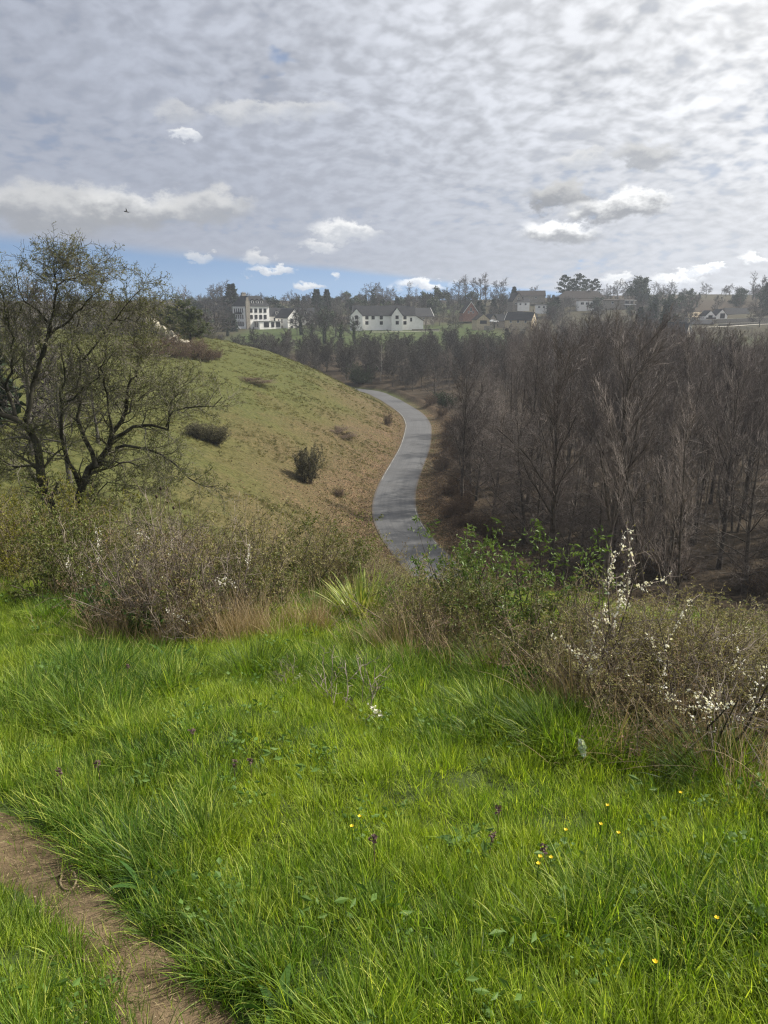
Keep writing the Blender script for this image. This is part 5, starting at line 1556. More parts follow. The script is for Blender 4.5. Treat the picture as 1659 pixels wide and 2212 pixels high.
special = [
    ('yellow0', 'bramble_bush', 'yellow green bramble mound at left edge under the hawthorn', 40, 1235, 1055),
    ('yellow1', 'bramble_bush', 'yellow leaved bush below the hawthorn trunk', 130, 1245, 1065),
    ('yellow0', 'bramble_bush', 'low yellow green bramble where the meadow meets the left edge', 15, 1262, 1130),
    ('green0', 'leafy_bush', 'fresh green bush right below the hawthorn trunks', 215, 1290, 1085),
    ('green1', 'leafy_bush', 'green bramble mound right of the yellow leaved bush', 165, 1280, 1150),
    ('pink0', 'blackthorn_bush', 'grey pink blackthorn thicket, left part behind the tan stalks', 275, 1310, 1080),
    ('pink1', 'blackthorn_bush', 'grey pink blackthorn thicket with scattered blossom, middle part', 345, 1340, 1080),
    ('pink0', 'blackthorn_bush', 'grey pink blackthorn thicket, right part behind the tan stalks', 410, 1345, 1085),
    ('pink1', 'blackthorn_bush', 'lower blackthorn bush at the front of the pink thicket', 390, 1375, 1185),
    ('brown0', 'bramble_bush', 'brown bramble tangle in front of the pink blackthorn', 310, 1345, 1175),
    ('olive0', 'thorn_bush', 'olive thorn bush right of the pink thicket', 480, 1340, 1105),
    ('green0', 'leafy_bush', 'dark ivy green bush below the olive thorn', 500, 1345, 1220),
    ('olive1', 'thorn_bush', 'olive thorn bush left of the round brown bush', 555, 1315, 1125),
    ('olive2', 'thorn_bush', 'round olive brown bush left of the road foot', 650, 1275, 1105),
    ('green1', 'leafy_bush', 'green sprigged bush inside the round brown bush', 690, 1272, 1112),
    ('olive0', 'thorn_bush', 'olive brown bush immediately left of the road foot', 740, 1268, 1120),
    ('brown1', 'bramble_bush', 'brown bramble behind the sword-leaved plant', 785, 1285, 1175),
    ('olive1', 'thorn_bush', 'thin twiggy bush in front of the road foot', 925, 1318, 1165),
    ('olive2', 'thorn_bush', 'twiggy bush hiding the road foot, right half', 965, 1345, 1180),
    ('brown0', 'bramble_bush', 'tan bramble tangle right of the sword-leaved plant', 965, 1385, 1240),
    ('olive0', 'thorn_bush', 'brown twiggy bush between road foot and leafy column', 950, 1375, 1180),
    ('green0', 'leafy_bush', 'dense green brown bush below the leafy evergreen', 1080, 1405, 1210),
    ('green1', 'leafy_bush', 'green bush below right of the leafy evergreen', 1190, 1435, 1225),
    ('brown1', 'bramble_bush', 'brown bramble at the foot of the leafy column', 1010, 1425, 1265),
    ('olive1', 'thorn_bush', 'speckled olive thorn behind the left blossom spray', 1245, 1465, 1265),
    ('olive2', 'thorn_bush', 'speckled olive thorn right of the left blossom spray', 1330, 1465, 1265),
    ('olive0', 'thorn_bush', 'olive scrub below the dark trunks, middle right', 1420, 1450, 1285),
    ('olive1', 'thorn_bush', 'olive scrub below the dark trunks, further right', 1520, 1450, 1300),
    ('olive2', 'thorn_bush', 'olive scrub at the right edge below the wood', 1620, 1465, 1320),
    ('brown0', 'bramble_bush', 'brown bramble right of the left blossoming thorn', 1390, 1535, 1350),
    ('pink0', 'blackthorn_bush', 'leafless twiggy thorn between the two blossoming thorns', 1440, 1585, 1385),
    ('brown1', 'bramble_bush', 'brown bramble left of the left blossoming thorn', 1190, 1485, 1325),
    ('pink1', 'blackthorn_bush', 'grey twig tangle at the right edge behind blossom', 1610, 1565, 1365),
    ('brown0', 'bramble_bush', 'low brown bramble under the right blossoming thorn', 1480, 1645, 1470),
    ('green1', 'leafy_bush', 'low green bush at the right edge under blossom', 1640, 1605, 1450)]
SH = {k: float(np.percentile([v.co.z for v in KIND[k][1][1].vertices], 97)) for k in KIND if k[:-1] in ('olive', 'pink', 'yellow', 'green', 'brown', 'laurel')}


def belt(kind, name, label, vx, vb, vt, rz, group=None):
    vt = vt+(38 if kind[:4] == 'pink' and vx < 600 else 0)
    vt = vt+np.interp(vx, [560, 840, 1000, 1250, 1350], [0, 25, 50, 45, 15])*(0.35 if 'laurel' in kind else 1.0)
    p = hitp(vx, vb); d = ray(vx*V2, vt*V2); h = CZ+d[2]/d[1]*p[1]-p[2]
    q = h/SH[kind]; w = 0.45+0.45*q
    plant(kind, name, label, 'bush', p[0], p[1], rz, (w, w, q), group, z=p[2])


for i, (k, nm, lab, vx, vb, vt) in enumerate(special):
    belt(k, nm, lab, vx, vb, vt, i*1.37)
# second rank on the steep bank behind
rb = np.random.default_rng(31)
TOPX = [-100, 40, 250, 450, 560, 640, 760, 960, 1200, 1300, 1500, 1700]
TOPY = [1080, 1085, 1115, 1150, 1175, 1150, 1170, 1245, 1270, 1288, 1315, 1318]
for i in range(115):
    vx = rb.uniform(-60, 1700) if i < 70 else rb.uniform(1230, 1720); x0 = at(vx, 10); b = float(brow(np.array(x0)))
    dep = b+rb.uniform(0.3, 5.0)
    if 790 < vx < 960:
        continue
    k = ['olive0', 'olive1', 'olive2', 'brown0', 'brown1', 'green0', 'olive1'][rb.integers(7)]
    nm = {'o': 'thorn_bush', 'b': 'bramble_bush', 'g': 'leafy_bush'}[k[0]]
    word = {'o': 'olive thorn bush', 'b': 'brown bramble bush', 'g': 'green leafy bush'}[k[0]]
    x0 = at(vx, dep); d = ray(vx*V2, (np.interp(vx, TOPX, TOPY)+rb.uniform(0, 40))*V2); h = CZ+d[2]/d[1]*dep-tz(x0, dep)
    if h < 0.3 or h > 2.6:
        continue
    part_ = 'left under the hawthorn' if vx < 300 else ('below the tawny slope' if vx < 790 else 'right below the wood')
    plant(k, nm, word+' in the back row on the bank, '+part_, 'bush', x0, dep, rb.random()*6.28, (max(h/SH[k], 0.7), max(h/SH[k], 0.7), h/SH[k]), word+'es of the back row')
for i in range(16):
    vx = 1330+22*i; vb = rb.uniform(1445, 1570); vt = np.interp(vx, TOPX, TOPY)+rb.uniform(10, 60)
    belt('olive%d' % rb.integers(3), 'thorn_bush', 'pale speckled olive scrub among the blossoming thorns at right', vx, vb, vt, rb.random()*6.28, 'speckled scrub among the thorns')
belt('laurel0', 'evergreen_shrub', 'upright column of fresh green leaves right of the road foot', 990, 1330, 1140, 0.4)
belt('laurel1', 'evergreen_shrub', 'spreading bright leafed evergreen shrub in front of the wood', 1150, 1400, 1145, 1.1)
p = hitp(1285, 1520); plant('thornA', 'blackthorn', 'blackthorn with tall spray of white blossom, left of the two', 'shrub', p[0], p[1], 0.3, (0.95, 0.95, 1.2), z=p[2])
p = hitp(1512, 1625); plant('thornB', 'blackthorn', 'dark stemmed blackthorn with white blossom at the right edge', 'shrub', p[0], p[1], 2.0, 0.92, z=p[2])
p = hitp(1420, 1560); plant('thornC', 'blackthorn', 'leafless blackthorn between the two flowering ones', 'shrub', p[0], p[1], 1.0, 0.72, z=p[2])
p = hitp(1620, 1600); plant('thornB', 'blackthorn', 'second flowering blackthorn cut by the right edge', 'shrub', p[0], p[1], 4.0, 0.75, z=p[2])
p = hitp(745, 1545); plant('sapling', 'thorn_sapling', 'thin grey thorn sapling with few white flowers in the meadow', 'shrub', p[0], p[1], 0.3, 1.0, z=p[2])
p = hitp(640, 1490); plant('sapling', 'thorn_sapling', 'arching dead thorn sprig in the meadow left of sapling', 'shrub', p[0], p[1], 2.3, 0.6, z=p[2])


def ribbons(r, base, d, L, W, K=6, grav=0.5, wig=0.02, tip=0.02):
    """arching leaf blades: base (n,3), start direction d, length, width, sag"""
    n = len(base); d = d/np.linalg.norm(d, axis=1, keepdims=True)
    side = np.cross(d, [0, 0, 1.0])+1e-6; side /= np.linalg.norm(side, axis=1, keepdims=True)
    side = side+r.normal(0, 0.35, side.shape); side /= np.linalg.norm(side, axis=1, keepdims=True)
    p = base.copy(); V = np.empty((n, K, 2, 3))
    for i in range(K):
        t = i/(K-1); w = (W*(1-t**2.2)+W*tip)[:, None]*0.5*(0.75+0.25*min(1, t*4+0.2))
        V[:, i, 0] = p-side*w; V[:, i, 1] = p+side*w
        d = d+np.array([0, 0, -1.0])*(grav*(0.3+t))[:, None]/K*2+r.normal(0, wig, d.shape); d /= np.linalg.norm(d, axis=1, keepdims=True)
        p = p+d*(L/(K-1))[:, None]
    b = (np.arange(n)*K*2)[:, None]+(np.arange(K-1)*2)[None, :]
    Q = np.stack([b, b+1, b+3, b+2], -1).reshape(-1, 4)
    return V.reshape(-1, 3), Q


def fan(r, n, rad, hl, wl, splay, grav, K=6, bias=(0, 0)):
    a = r.random(n)*6.28; q = np.sqrt(r.random(n))
    base = np.stack([np.cos(a)*q*rad, np.sin(a)*q*rad, np.full(n, -0.02)], 1)
    d = np.stack([np.cos(a)*q*splay+bias[0]+r.normal(0, 0.18, n), np.sin(a)*q*splay+bias[1]+r.normal(0, 0.18, n), np.ones(n)], 1)
    return ribbons(r, base, d, r.uniform(*hl, n), r.uniform(*wl, n), K, r.uniform(0.4, 1.4, n)*grav)


r5 = np.random.default_rng(8)
p = hitp(785, 1335)
t = thing('sword_leaved_plant', 'clump of yellow green sword-shaped leaves in the shrub belt', 'plant', tuple(p))
for k in range(110):
    V, Q = fan(r5, 1, 0.17, (0.40, 0.66), (0.022, 0.036), 0.80, 0.42, 8)
    link('leaf', mesh_np('leaf', V, Q, None, M['swordleaf'], smooth=True), t)


def broad_plant(name, label, vx, vy, n, hgt, size, mt, asp, cat='plant'):
    p = hitp(vx, vy); t = thing(name, label, cat, tuple(p))
    a = r5.random(n)*6.28; q = np.sqrt(r5.random(n))*hgt*1.0
    P = np.zeros((n, 4, 3)); P[:, :, 2] = np.linspace(-0.03, 1, 4)[None, :]*(hgt*r5.uniform(0.5, 1.1, n))[:, None]
    P[:, :, :2] = np.stack([np.cos(a), np.sin(a)], 1)[:, None, :]*q[:, None, None]*np.linspace(0.5, 1, 4)[None, :, None]
    V, Q = tubes(P, np.full((n, 4), 0.003), 4); link('stems', mesh_np('stems', V, Q, None, M['nettle']), t)
    C = along(P, 0.25+0.75*r5.random((n, 8))).reshape(-1, 3); aa = r5.random(len(C))*6.28
    Dd = np.stack([np.cos(aa), np.sin(aa), r5.normal(0.1, 0.25, len(aa))], 1)
    V, Q = leaves(r5, C, size, asp, Dd, 0.06, 0.1); link('leaves', mesh_np('leaves', V, Q, None, M[mt]), t)


broad_plant('nettle_patch', 'dark green nettle patch at the top of the meadow, left', 245, 1345, 60, 0.36, 0.055, 'nettle', 0.6)
broad_plant('nettle_patch', 'smaller nettle patch right of the dark one, below tan stalks', 330, 1370, 50, 0.26, 0.05, 'nettle', 0.6)
broad_plant('nettle_patch', 'nettles at the foot of the big dark tussock', 1150, 1500, 30, 0.2, 0.045, 'nettle', 0.6)


def dock(label, vx, vy, n, L, Wd):
    p = hitp(vx, vy); t = thing('dock_plant', label, 'plant', tuple(p), 0.0, 'dock plants in the grass')
    for k in range(n):
        a = 6.28*k/n+r5.normal(0, 0.3); e = r5.uniform(0.5, 1.1)
        base = np.array([[0.01*math.cos(a), 0.01*math.sin(a), 0.01]]); d = np.array([[math.cos(a), math.sin(a), e]])
        V, Q = ribbons(r5, base, d, np.array([L*r5.uniform(0.7, 1.2)]), np.array([Wd*r5.uniform(0.8, 1.2)]), 7, np.array([0.7]))
        link('leaf', mesh_np('leaf', V, Q, None, M['nettle'], smooth=True), t)


dock('broad dock leaves at the bottom edge right of the path', 600, 2195, 7, 0.13, 0.040)
dock('dock rosette at the grass edge beside the path', 315, 1925, 8, 0.15, 0.040)
dock('dock plant in the middle of the left meadow, below the nettles', 375, 1440, 8, 0.30, 0.055)
dock('small dock leaf patch low in the grass right of centre', 1010, 1835, 7, 0.14, 0.035)

tuss_spots = [(1085, 1475, 0.46, 'large dark tussock left of the blossoming thorns'), (860, 1400, 0.40, 'dark tussock right of the white flowered sapling'), (970, 1415, 0.34, 'smaller dark tussock beside the brown brambles'),
              (700, 1318, 0.34, 'tussock left of the sword-leaved plant'), (550, 1455, 0.36, 'bluish tussock in the middle of the upper meadow'), (1580, 1700, 0.42, 'dark tussock under the right blossoming thorn'),
              (1230, 1600, 0.32, 'tussock below the left blossoming thorn'), (150, 1330, 0.34, 'tussock left of the dark nettles')]
for i, (vx, vy, L, lab) in enumerate(tuss_spots):
    p = hitp(vx, vy); t = tag(link('grass_tussock', mesh_np('grass_tussock', *fan(r5, 800, 0.24, (L*0.45, L*1.0), (0.0028, 0.0048), 1.0, 0.7, 6), None, M['tussock'], smooth=True, attr=None), None, tuple(p)), lab, 'grass tussock', 'tussocks in the meadow')
    me = t.data; a_ = me.attributes.new('shade', 'FLOAT', 'POINT'); a_.data.foreach_set('value', np.repeat(r5.random(800)**1.6*0.85, 12).astype(np.float32))


# ------------------------------------------------------------------ grass as instanced tufts
def inst_nodes(name, coll):
    ng = bpy.data.node_groups.new(name, 'GeometryNodeTree')
    ng.interface.new_socket('Geometry', in_out='INPUT', socket_type='NodeSocketGeometry')
    ng.interface.new_socket('Geometry', in_out='OUTPUT', socket_type='NodeSocketGeometry')
    N = ng.nodes.new; L = ng.links.new
    gi, go = N('NodeGroupInput'), N('NodeGroupOutput')
    ci = N('GeometryNodeCollectionInfo'); ci.inputs['Collection'].default_value = coll
    ci.inputs['Separate Children'].default_value = True; ci.inputs['Reset Children'].default_value = True
    ip = N('GeometryNodeInstanceOnPoints'); ip.inputs['Pick Instance'].default_value = True

    def attr(nm, ty):
        a = N('GeometryNodeInputNamedAttribute'); a.data_type = ty; a.inputs['Name'].default_value = nm
        return a.outputs['Attribute']
    L(gi.outputs[0], ip.inputs['Points']); L(ci.outputs[0], ip.inputs['Instance'])
    L(attr('idx', 'INT'), ip.inputs['Instance Index']); L(attr('scl', 'FLOAT_VECTOR'), ip.inputs['Scale'])
    er = N('FunctionNodeEulerToRotation'); L(attr('rot', 'FLOAT_VECTOR'), er.inputs[0]); L(er.outputs[0], ip.inputs['Rotation'])
    L(ip.outputs[0], go.inputs[0])
    return ng


def scatter(name, meshes, P, rot, scl, idx, label, cat):
    coll = bpy.data.collections.new(name+'_tufts')
    for i, me in enumerate(meshes):
        coll.objects.link(bpy.data.objects.new('%s_tuft_%02d' % (name, i), me))
    me = bpy.data.meshes.new(name); me.vertices.add(len(P)); me.vertices.foreach_set('co', P.astype(np.float32).ravel())
    for nm, ty, a in (('rot', 'FLOAT_VECTOR', rot), ('scl', 'FLOAT_VECTOR', scl)):
        q = me.attributes.new(nm, ty, 'POINT'); q.data.foreach_set('vector', a.astype(np.float32).ravel())
    q = me.attributes.new('idx', 'INT', 'POINT'); q.data.foreach_set('value', idx.astype(np.int32))
    o = link(name, me); md = o.modifiers.new('scatter', 'NODES'); md.node_group = inst_nodes(name, coll)
    return tag(o, label, cat, kind='stuff')


def tuft(seed, n, rad, hl, wl, lean, grav, K, mt, splay=0.0):
    r = np.random.default_rng(seed)
    a = r.random(n)*6.28; q = np.sqrt(r.random(n))
    base = np.stack([np.cos(a)*q*rad, np.sin(a)*q*rad, np.full(n, -0.03)], 1)
    d = np.stack([lean+np.cos(a)*q*splay+r.normal(0, 0.22, n), np.sin(a)*q*splay+r.normal(0, 0.22, n), np.ones(n)], 1)
    V, Q = ribbons(r, base, d, r.uniform(*hl, n)*(0.7+0.3*r.random(n)), r.uniform(*wl, n), K, r.uniform(0.1, 1.5, n)*grav)
    return mesh_np('tuft', V, Q, None, M[mt], smooth=True, attr=np.repeat(r.random(n), K*2))


def weed(seed, n, size, asp, mt, hgt):
    r = np.random.default_rng(seed)
    C = np.column_stack([r.normal(0, 0.05, (n, 2)), r.uniform(0.02, hgt, n)]); a = r.random(n)*6.28
    V, Q = leaves(r, C, size, asp, np.column_stack([np.cos(a), np.sin(a), r.uniform(0.0, 0.7, n)]), 0.08, 0.1)
    return mesh_np('weed', V, Q, None, M[mt])


GT = [tuft(600+i, 120, 0.075, (0.08, 0.175), (0.0026, 0.0044), 0.12, 0.6, 5, 'grass', 0.75) for i in range(5)]
GT += [tuft(610+i, 120, 0.075, (0.12, 0.25), (0.0028, 0.0048), 0.22, 0.8, 6, 'tussock', 0.8) for i in range(3)]
GT += [tuft(620+i, 60, 0.14, (0.03, 0.08), (0.0022, 0.0036), 0.1, 0.7, 3, 'grass') for i in range(2)]
GT += [tuft(630+i, 20, 0.14, (0.20, 0.50), (0.0020, 0.0034), 0.10, 0.5, 6, 'straw', 0.4) for i in range(2)]
GT += [tuft(640+i, 170, 0.18, (0.05, 0.12), (0.0024, 0.0040), 0.15, 0.5, 3, 'grass') for i in range(2)]
GT += [weed(660, 40, 0.022, 0.8, 'weedleaf', 0.11), weed(661, 18, 0.040, 0.4, 'weedleaf', 0.09), weed(662, 46, 0.016, 0.9, 'weedleaf', 0.10)]


def meadow():
    r = np.random.default_rng(71)
    pts = []
    for (r0, r1, dens) in ((0.7, 3.0, 210), (3.0, 6.0, 150), (6.0, 10.0, 95), (10.0, 18.0, 42)):
        th = math.radians(40)
        A = th*(r1*r1-r0*r0); n_ = int(A*dens)
        rr = np.sqrt(r.uniform(r0*r0, r1*r1, n_)); a = r.uniform(-th, th, n_)
        pts.append(np.stack([rr*np.sin(a), rr*np.cos(a)], 1))
    # some behind and beside the camera
    n_ = 500; rr = np.sqrt(r.uniform(0.5, 9.0, n_)); a = r.uniform(math.radians(40), math.radians(320), n_)
    pts.append(np.stack([rr*np.sin(a), rr*np.cos(a)], 1))
    P = np.vstack(pts); x, y = P[:, 0], P[:, 1]
    z = terrain(x, y)
    pd = path_dist(x, y)
    edge = 0.14+0.22*fbm(x*3, y*3, 1.0, 91, 2)
    onpath = pd < edge+0.02
    keep = ~(onpath & (r.random(len(x)) > np.clip(0.32+2.6*fbm(x, y, 3.0, 92, 2), 0.05, 0.9)))
    b = brow(x); keep &= ~((y > b+1.5) & (r.random(len(x)) > 0.35))
    tall = fbm(x, y, 0.9, 44, 3)*2+0.5
    tall = np.clip(tall, 0, 1)
    rim = np.exp(-((pd-edge-0.16)/0.14)**2)
    idx = np.where(r.random(len(x)) < 0.38, 12+r.integers(0, 2, len(x)), r.integers(0, 5, len(x)))
    pt = np.clip((tall-0.55)*2.0, 0, 0.6)+0.30*rim
    idx = np.where(r.random(len(x)) < pt, 5+r.integers(0, 3, len(x)), idx)
    idx = np.where(onpath, 8+r.integers(0, 2, len(x)), idx)
    wd = r.random(len(x)) < 0.035+0.10*np.clip(fbm(x, y, 0.8, 47, 2)*4, 0, 1)
    idx = np.where(wd & ~onpath, 14+r.integers(0, 3, len(x)), idx)
    dry = (y > b-2.5) & (r.random(len(x)) < 0.07)
    idx = np.where(dry, 10+r.integers(0, 2, len(x)), idx)
    ang = math.pi-0.25+fbm(x, y, 0.45, 66, 2)*5.5+r.normal(0, 0.7, len(x))
    # along the path the long grass hangs over towards it
    s = (0.75+0.5*r.random(len(x)))*(0.75+0.6*tall)*np.where(y > 6, 1.1, 1.0)
    rot = np.stack([r.normal(0, 0.10, len(x)), r.normal(0, 0.10, len(x)), ang], 1)
    scl = np.stack([np.ones(len(x))*1.05, np.ones(len(x))*1.05, np.ones(len(x))], 1)*s[:, None]
    k = keep
    scatter('meadow_grass', GT, np.stack([x, y, z], 1)[k], rot[k], scl[k], idx[k], 'lush long spring grass covering the near slope', 'grass')
    print('tufts', k.sum())


meadow()


def dry_stalks():
    r = np.random.default_rng(72); P, n_ = [], 0
    for vx, vy, sx, sy, n_ in [(430, 1385, 0.50, 0.16, 60), (340, 1345, 0.45, 0.15, 40), (300, 1315, 0.35, 0.2, 26), (520, 1375, 0.25, 0.14, 34), (685, 1355, 0.06, 0.08, 12), (600, 1340, 0.2, 0.15, 12), (870, 1400, 0.20, 0.14, 26), (1000, 1435, 0.25, 0.14, 20),
                               (1090, 1450, 0.2, 0.14, 14), (1240, 1545, 0.05, 0.05, 8), (1330, 1540, 0.25, 0.2, 24), (1480, 1650, 0.25, 0.14, 26), (1600, 1620, 0.2, 0.15, 12), (1640, 1750, 0.15, 0.15, 6)]:
        c = hitp(vx, vy); P.append(np.stack([c[0]+r.normal(0, sx, n_), c[1]+r.normal(0, sy, n_)], 1))
    P = np.vstack(P); x, y = P.T; n_ = len(x)
    me = [tuft(640+i, 26, 0.11, (0.20, 0.62), (0.0024, 0.0042), 0.1, 0.45, 6, 'straw', 0.5) for i in range(4)]
    s = r.uniform(0.7, 1.35, n_)
    scatter('dry_stalks', me, np.stack([x, y, terrain(x, y)], 1), np.stack([r.normal(0, .15, n_), r.normal(0, .15, n_), r.random(n_)*6.28], 1), np.stack([s, s, s], 1), r.integers(0, 4, n_), 'tan dead stalks along the front of the shrub belt', 'dry grass')


dry_stalks()


def hill_grass():
    r = np.random.default_rng(73); n_ = 60000
    rr = np.sqrt(r.uniform(28**2, 215**2, n_)*1.0); rr = 28+(215-28)*r.random(n_)**1.25; a = np.radians(r.uniform(-31, 6, n_))
    x, y = rr*np.sin(a), rr*np.cos(a)
    d = road_dist(x, y)
    k = (d > HALF+0.8) & (d < 75)
    cl = fbm(x, y, 0.22, 52, 3)+0.6*fbm(x, y, 1.1, 53, 2)
    k &= cl > r.normal(0.03, 0.10, n_)
    x, y, rr = x[k], y[k], rr[k]; n_ = len(x)
    me = [tuft(650+i, 46, 0.20, (0.12, 0.32), (0.010, 0.020), 0.15, 0.9, 3, 'hillgrass', 0.7) for i in range(4)]
    s = r.uniform(0.5, 1.5, n_)*(0.75+rr/260)
    scatter('hillside_grass', me, np.stack([x, y, terrain(x, y)-0.02], 1), np.stack([r.normal(0, .2, n_), r.normal(0, .2, n_), r.random(n_)*6.28], 1), np.stack([s, s, s*0.8], 1), r.integers(0, 4, n_), 'rough tawny grass tufts over the left hillside', 'grass')
    print('hill tufts', n_)


hill_grass()


def leaf_litter():
    r = np.random.default_rng(74); n_ = 26000
    t = r.random(n_)**0.8*0.62+0.30; i = (t*(len(RC)-1)).astype(int); c = RC[i]+r.normal(0, 0.8, (n_, 2))
    tan = np.gradient(RC, axis=0)[i]; tan /= np.linalg.norm(tan, axis=1, keepdims=True); nr = np.stack([-tan[:, 1], tan[:, 0]], 1)
    side = np.where(r.random(n_) < 0.62, 1, -1)
    o = HALF+0.3+r.exponential(1.0, n_)*np.where(side > 0, 3.4, 1.6)
    P = c+nr*(side*o)[:, None]*-1.0
    dd = np.abs(road_dist(P[:, 0], P[:, 1])); P = P[dd > HALF+0.15]
    C = np.column_stack([P, terrain(P[:, 0], P[:, 1])+0.03])
    Dd = np.column_stack([r.normal(0, 1, (len(C), 2)), r.normal(0, 0.25, len(C))])
    tag(link('leaf_litter', mesh_np('leaf_litter', *leaves(r, C, 0.13, 0.7, Dd, 0.1, 0.05), None, simple('beech_leaf_litter', (0.08, 0.05, 0.03), (0.27, 0.18, 0.10), 1.7, 0.8))), 'pale brown fallen beech leaves along the road verges', 'leaves', kind='stuff')


leaf_litter()

# ------------------------------------------------------------------ small things in the meadow
def lifted(vx, vy, lift):
    """ground point under something standing 'lift' metres tall that shows at this place"""
    d = ray(vx*V2, vy*V2); t = np.geomspace(0.8, 40, 1500); g = terrain(d[0]*t, d[1]*t)
    i = np.nonzero(CZ+d[2]*t <= g+lift)[0][0]
    return np.array([d[0]*t[i], d[1]*t[i], g[i]])


r6 = np.random.default_rng(12)
cups = [(1470, 1714, 'near the dark tussock at right, topmost one'), (1312, 1742, 'above the pair at right'), (1298, 1783, 'left one of the pair at right'), (1336, 1801, 'right one of the pair at right'),
        (1167, 1852, 'upper left of the cluster of three'), (1190, 1855, 'upper right of the cluster of three'), (1163, 1868, 'lowest of the cluster of three'), (760, 1787, 'lower of the two left of centre'), (777, 1765, 'upper of the two left of centre'),
        (1548, 1985, 'low at the right, alone'), (1415, 2080, 'lowest, near the bottom right'), (1222, 1795, 'small one above the cluster of three')]
for i, (vx, vy, lab) in enumerate(cups):
    h = 0.20; p = lifted(vx, vy, h)
    t = thing('buttercup', 'yellow buttercup flower '+lab, 'flower', tuple(p), r6.random()*6.28, 'buttercups in the grass')
    V, Q = tubes(np.array([[(0, 0, -0.02), (0.008, 0.004, h*0.5), (0, 0, h)]]), np.full((1, 3), 0.0013), 4); link('stem', mesh_np('stem', V, Q, None, M['nettle']), t)
    for k in range(5):
        a = 6.28*k/5; c, s = math.cos(a), math.sin(a)
        V = np.array([(0, 0, 0), (0.009*c-0.007*s, 0.009*s+0.007*c, 0.006), (0.015*c-0.004*s, 0.015*s+0.004*c, 0.012), (0.015*c+0.004*s, 0.015*s-0.004*c, 0.012), (0.009*c+0.007*s, 0.009*s-0.007*c, 0.006)])*0.54+[0, 0, h]
        link('petal', mesh_np('petal', V, [(0, 1, 2, 3)], [(0, 3, 4)], M['buttercup']), t)
nets = [(540, 1640, 'right one of the pair left of centre'), (507, 1645, 'left one of the pair left of centre'), (210, 1645, 'near the left, halfway up the meadow'), (128, 1662, 'leftmost, above the path'), (1063, 1800, 'right of centre, lower of two'),
        (1077, 1742, 'right of centre, upper of two'), (1176, 1825, 'just above the cluster of three buttercups'), (806, 1805, 'right of the two left buttercups'), (415, 1575, 'upper meadow, left of centre'), (275, 1435, 'below the dark nettles')]
for i, (vx, vy, lab) in enumerate(nets):
    h = 0.17; p = lifted(vx, vy, h)
    t = thing('dead_nettle', 'purple brown dead-nettle head '+lab, 'flower', tuple(p), r6.random()*6.28, 'dead-nettles in the grass')
    V, Q = tubes(np.array([[(0, 0, -0.02), (0.006, 0, h*0.5), (0, 0, h)]]), np.full((1, 3), 0.0018), 4); link('stem', mesh_np('stem', V, Q, None, M['deadnettle']), t)
    n_ = 26; C = np.column_stack([r6.normal(0, 0.004, (n_, 2)), r6.uniform(h-0.032, h+0.006, n_)]); a = r6.random(n_)*6.28
    V, Q = leaves(r6, C, 0.014, 0.75, np.column_stack([np.cos(a), np.sin(a), np.full(n_, -0.25)]), 0.1, 0.2); link('flower_head', mesh_np('flower_head', V, Q, None, M['deadnettle']), t)
# teasels above the pink thicket
tl = [(347, 1055, 'tallest of the dark teasel heads'), (338, 1073, 'left dark teasel head'), (361, 1056, 'right upper teasel head'), (362, 1083, 'right lower teasel head'), (375, 1097, 'lowest right teasel head')]
for i, (vx, vy, lab) in enumerate(tl):
    dep = 11.6; q = wpt(vx, vy, dep); g0 = tz(q[0], dep); h = q[2]-g0
    t = thing('teasel', lab+' above the blackthorn thicket', 'plant', (q[0], dep, g0), 0, 'teasels above the thicket')
    V, Q = tubes(np.array([[(0.05*(i-2), 0, -0.05), (0.03*(i-2), 0.01, h*0.5), (0, 0, h)]]), np.full((1, 3), 0.004), 5); link('stem', mesh_np('stem', V, Q, None, M['shrubtwig']), t)
    zz_ = np.linspace(-1, 1, 7); V, Q = tubes(np.array([[(0, 0, h+0.032*k) for k in zz_]]), (0.021*np.sqrt(np.clip(1-zz_**2, 0.02, 1)))[None, :], 8); link('seed_head', mesh_np('seed_head', V, Q, None, M['teasel'], smooth=True), t)
    a = r6.random(8)*6.28; V, Q = ribbons(r6, np.tile([[0, 0, h-0.03]], (8, 1)), np.column_stack([np.cos(a), np.sin(a), np.full(8, 0.6)]), np.full(8, 0.05), np.full(8, 0.003), 4, np.full(8, -0.5)); link('bract', mesh_np('bract', V, Q, None, M['teasel']), t)
# the curled root lying on the path
p = hitp(135, 1905)
c0 = [hitp(92, 1906), hitp(118, 1902), hitp(134, 1899), hitp(131, 1916), hitp(140, 1928), hitp(155, 1930), hitp(165, 1918), hitp(163, 1904), hitp(156, 1899)]
c0 = np.array([c+[0, 0, z_] for c, z_ in zip(c0, (0.008, 0.012, 0.02, 0.014, 0.012, 0.014, 0.022, 0.034, 0.04))])
V, Q = tubes(resample(c0, 40)[None]-p, np.linspace(0.0055, 0.0045, 40)[None, :], 8)
tag(link('curled_root', mesh_np('curled_root', V, Q, None, M['root'], smooth=True), None, tuple(p)), 'curled pale brown root looping up from the dirt path', 'root')
rp = np.random.default_rng(19); PC = np.array(PATHC)
n_ = 420; i_ = rp.integers(4, len(PC)-4, n_); C = PC[i_]+rp.normal(0, 0.10, (n_, 2)); C = np.column_stack([C, terrain(C[:, 0], C[:, 1])+0.008])
oc = np.array([(1, 0, 0), (0, 1, 0), (-1, 0, 0), (0, -1, 0), (0, 0, 0.8), (0, 0, -0.5)], float); of = np.array([(0, 1, 4), (1, 2, 4), (2, 3, 4), (3, 0, 4), (1, 0, 5), (2, 1, 5), (3, 2, 5), (0, 3, 5)])
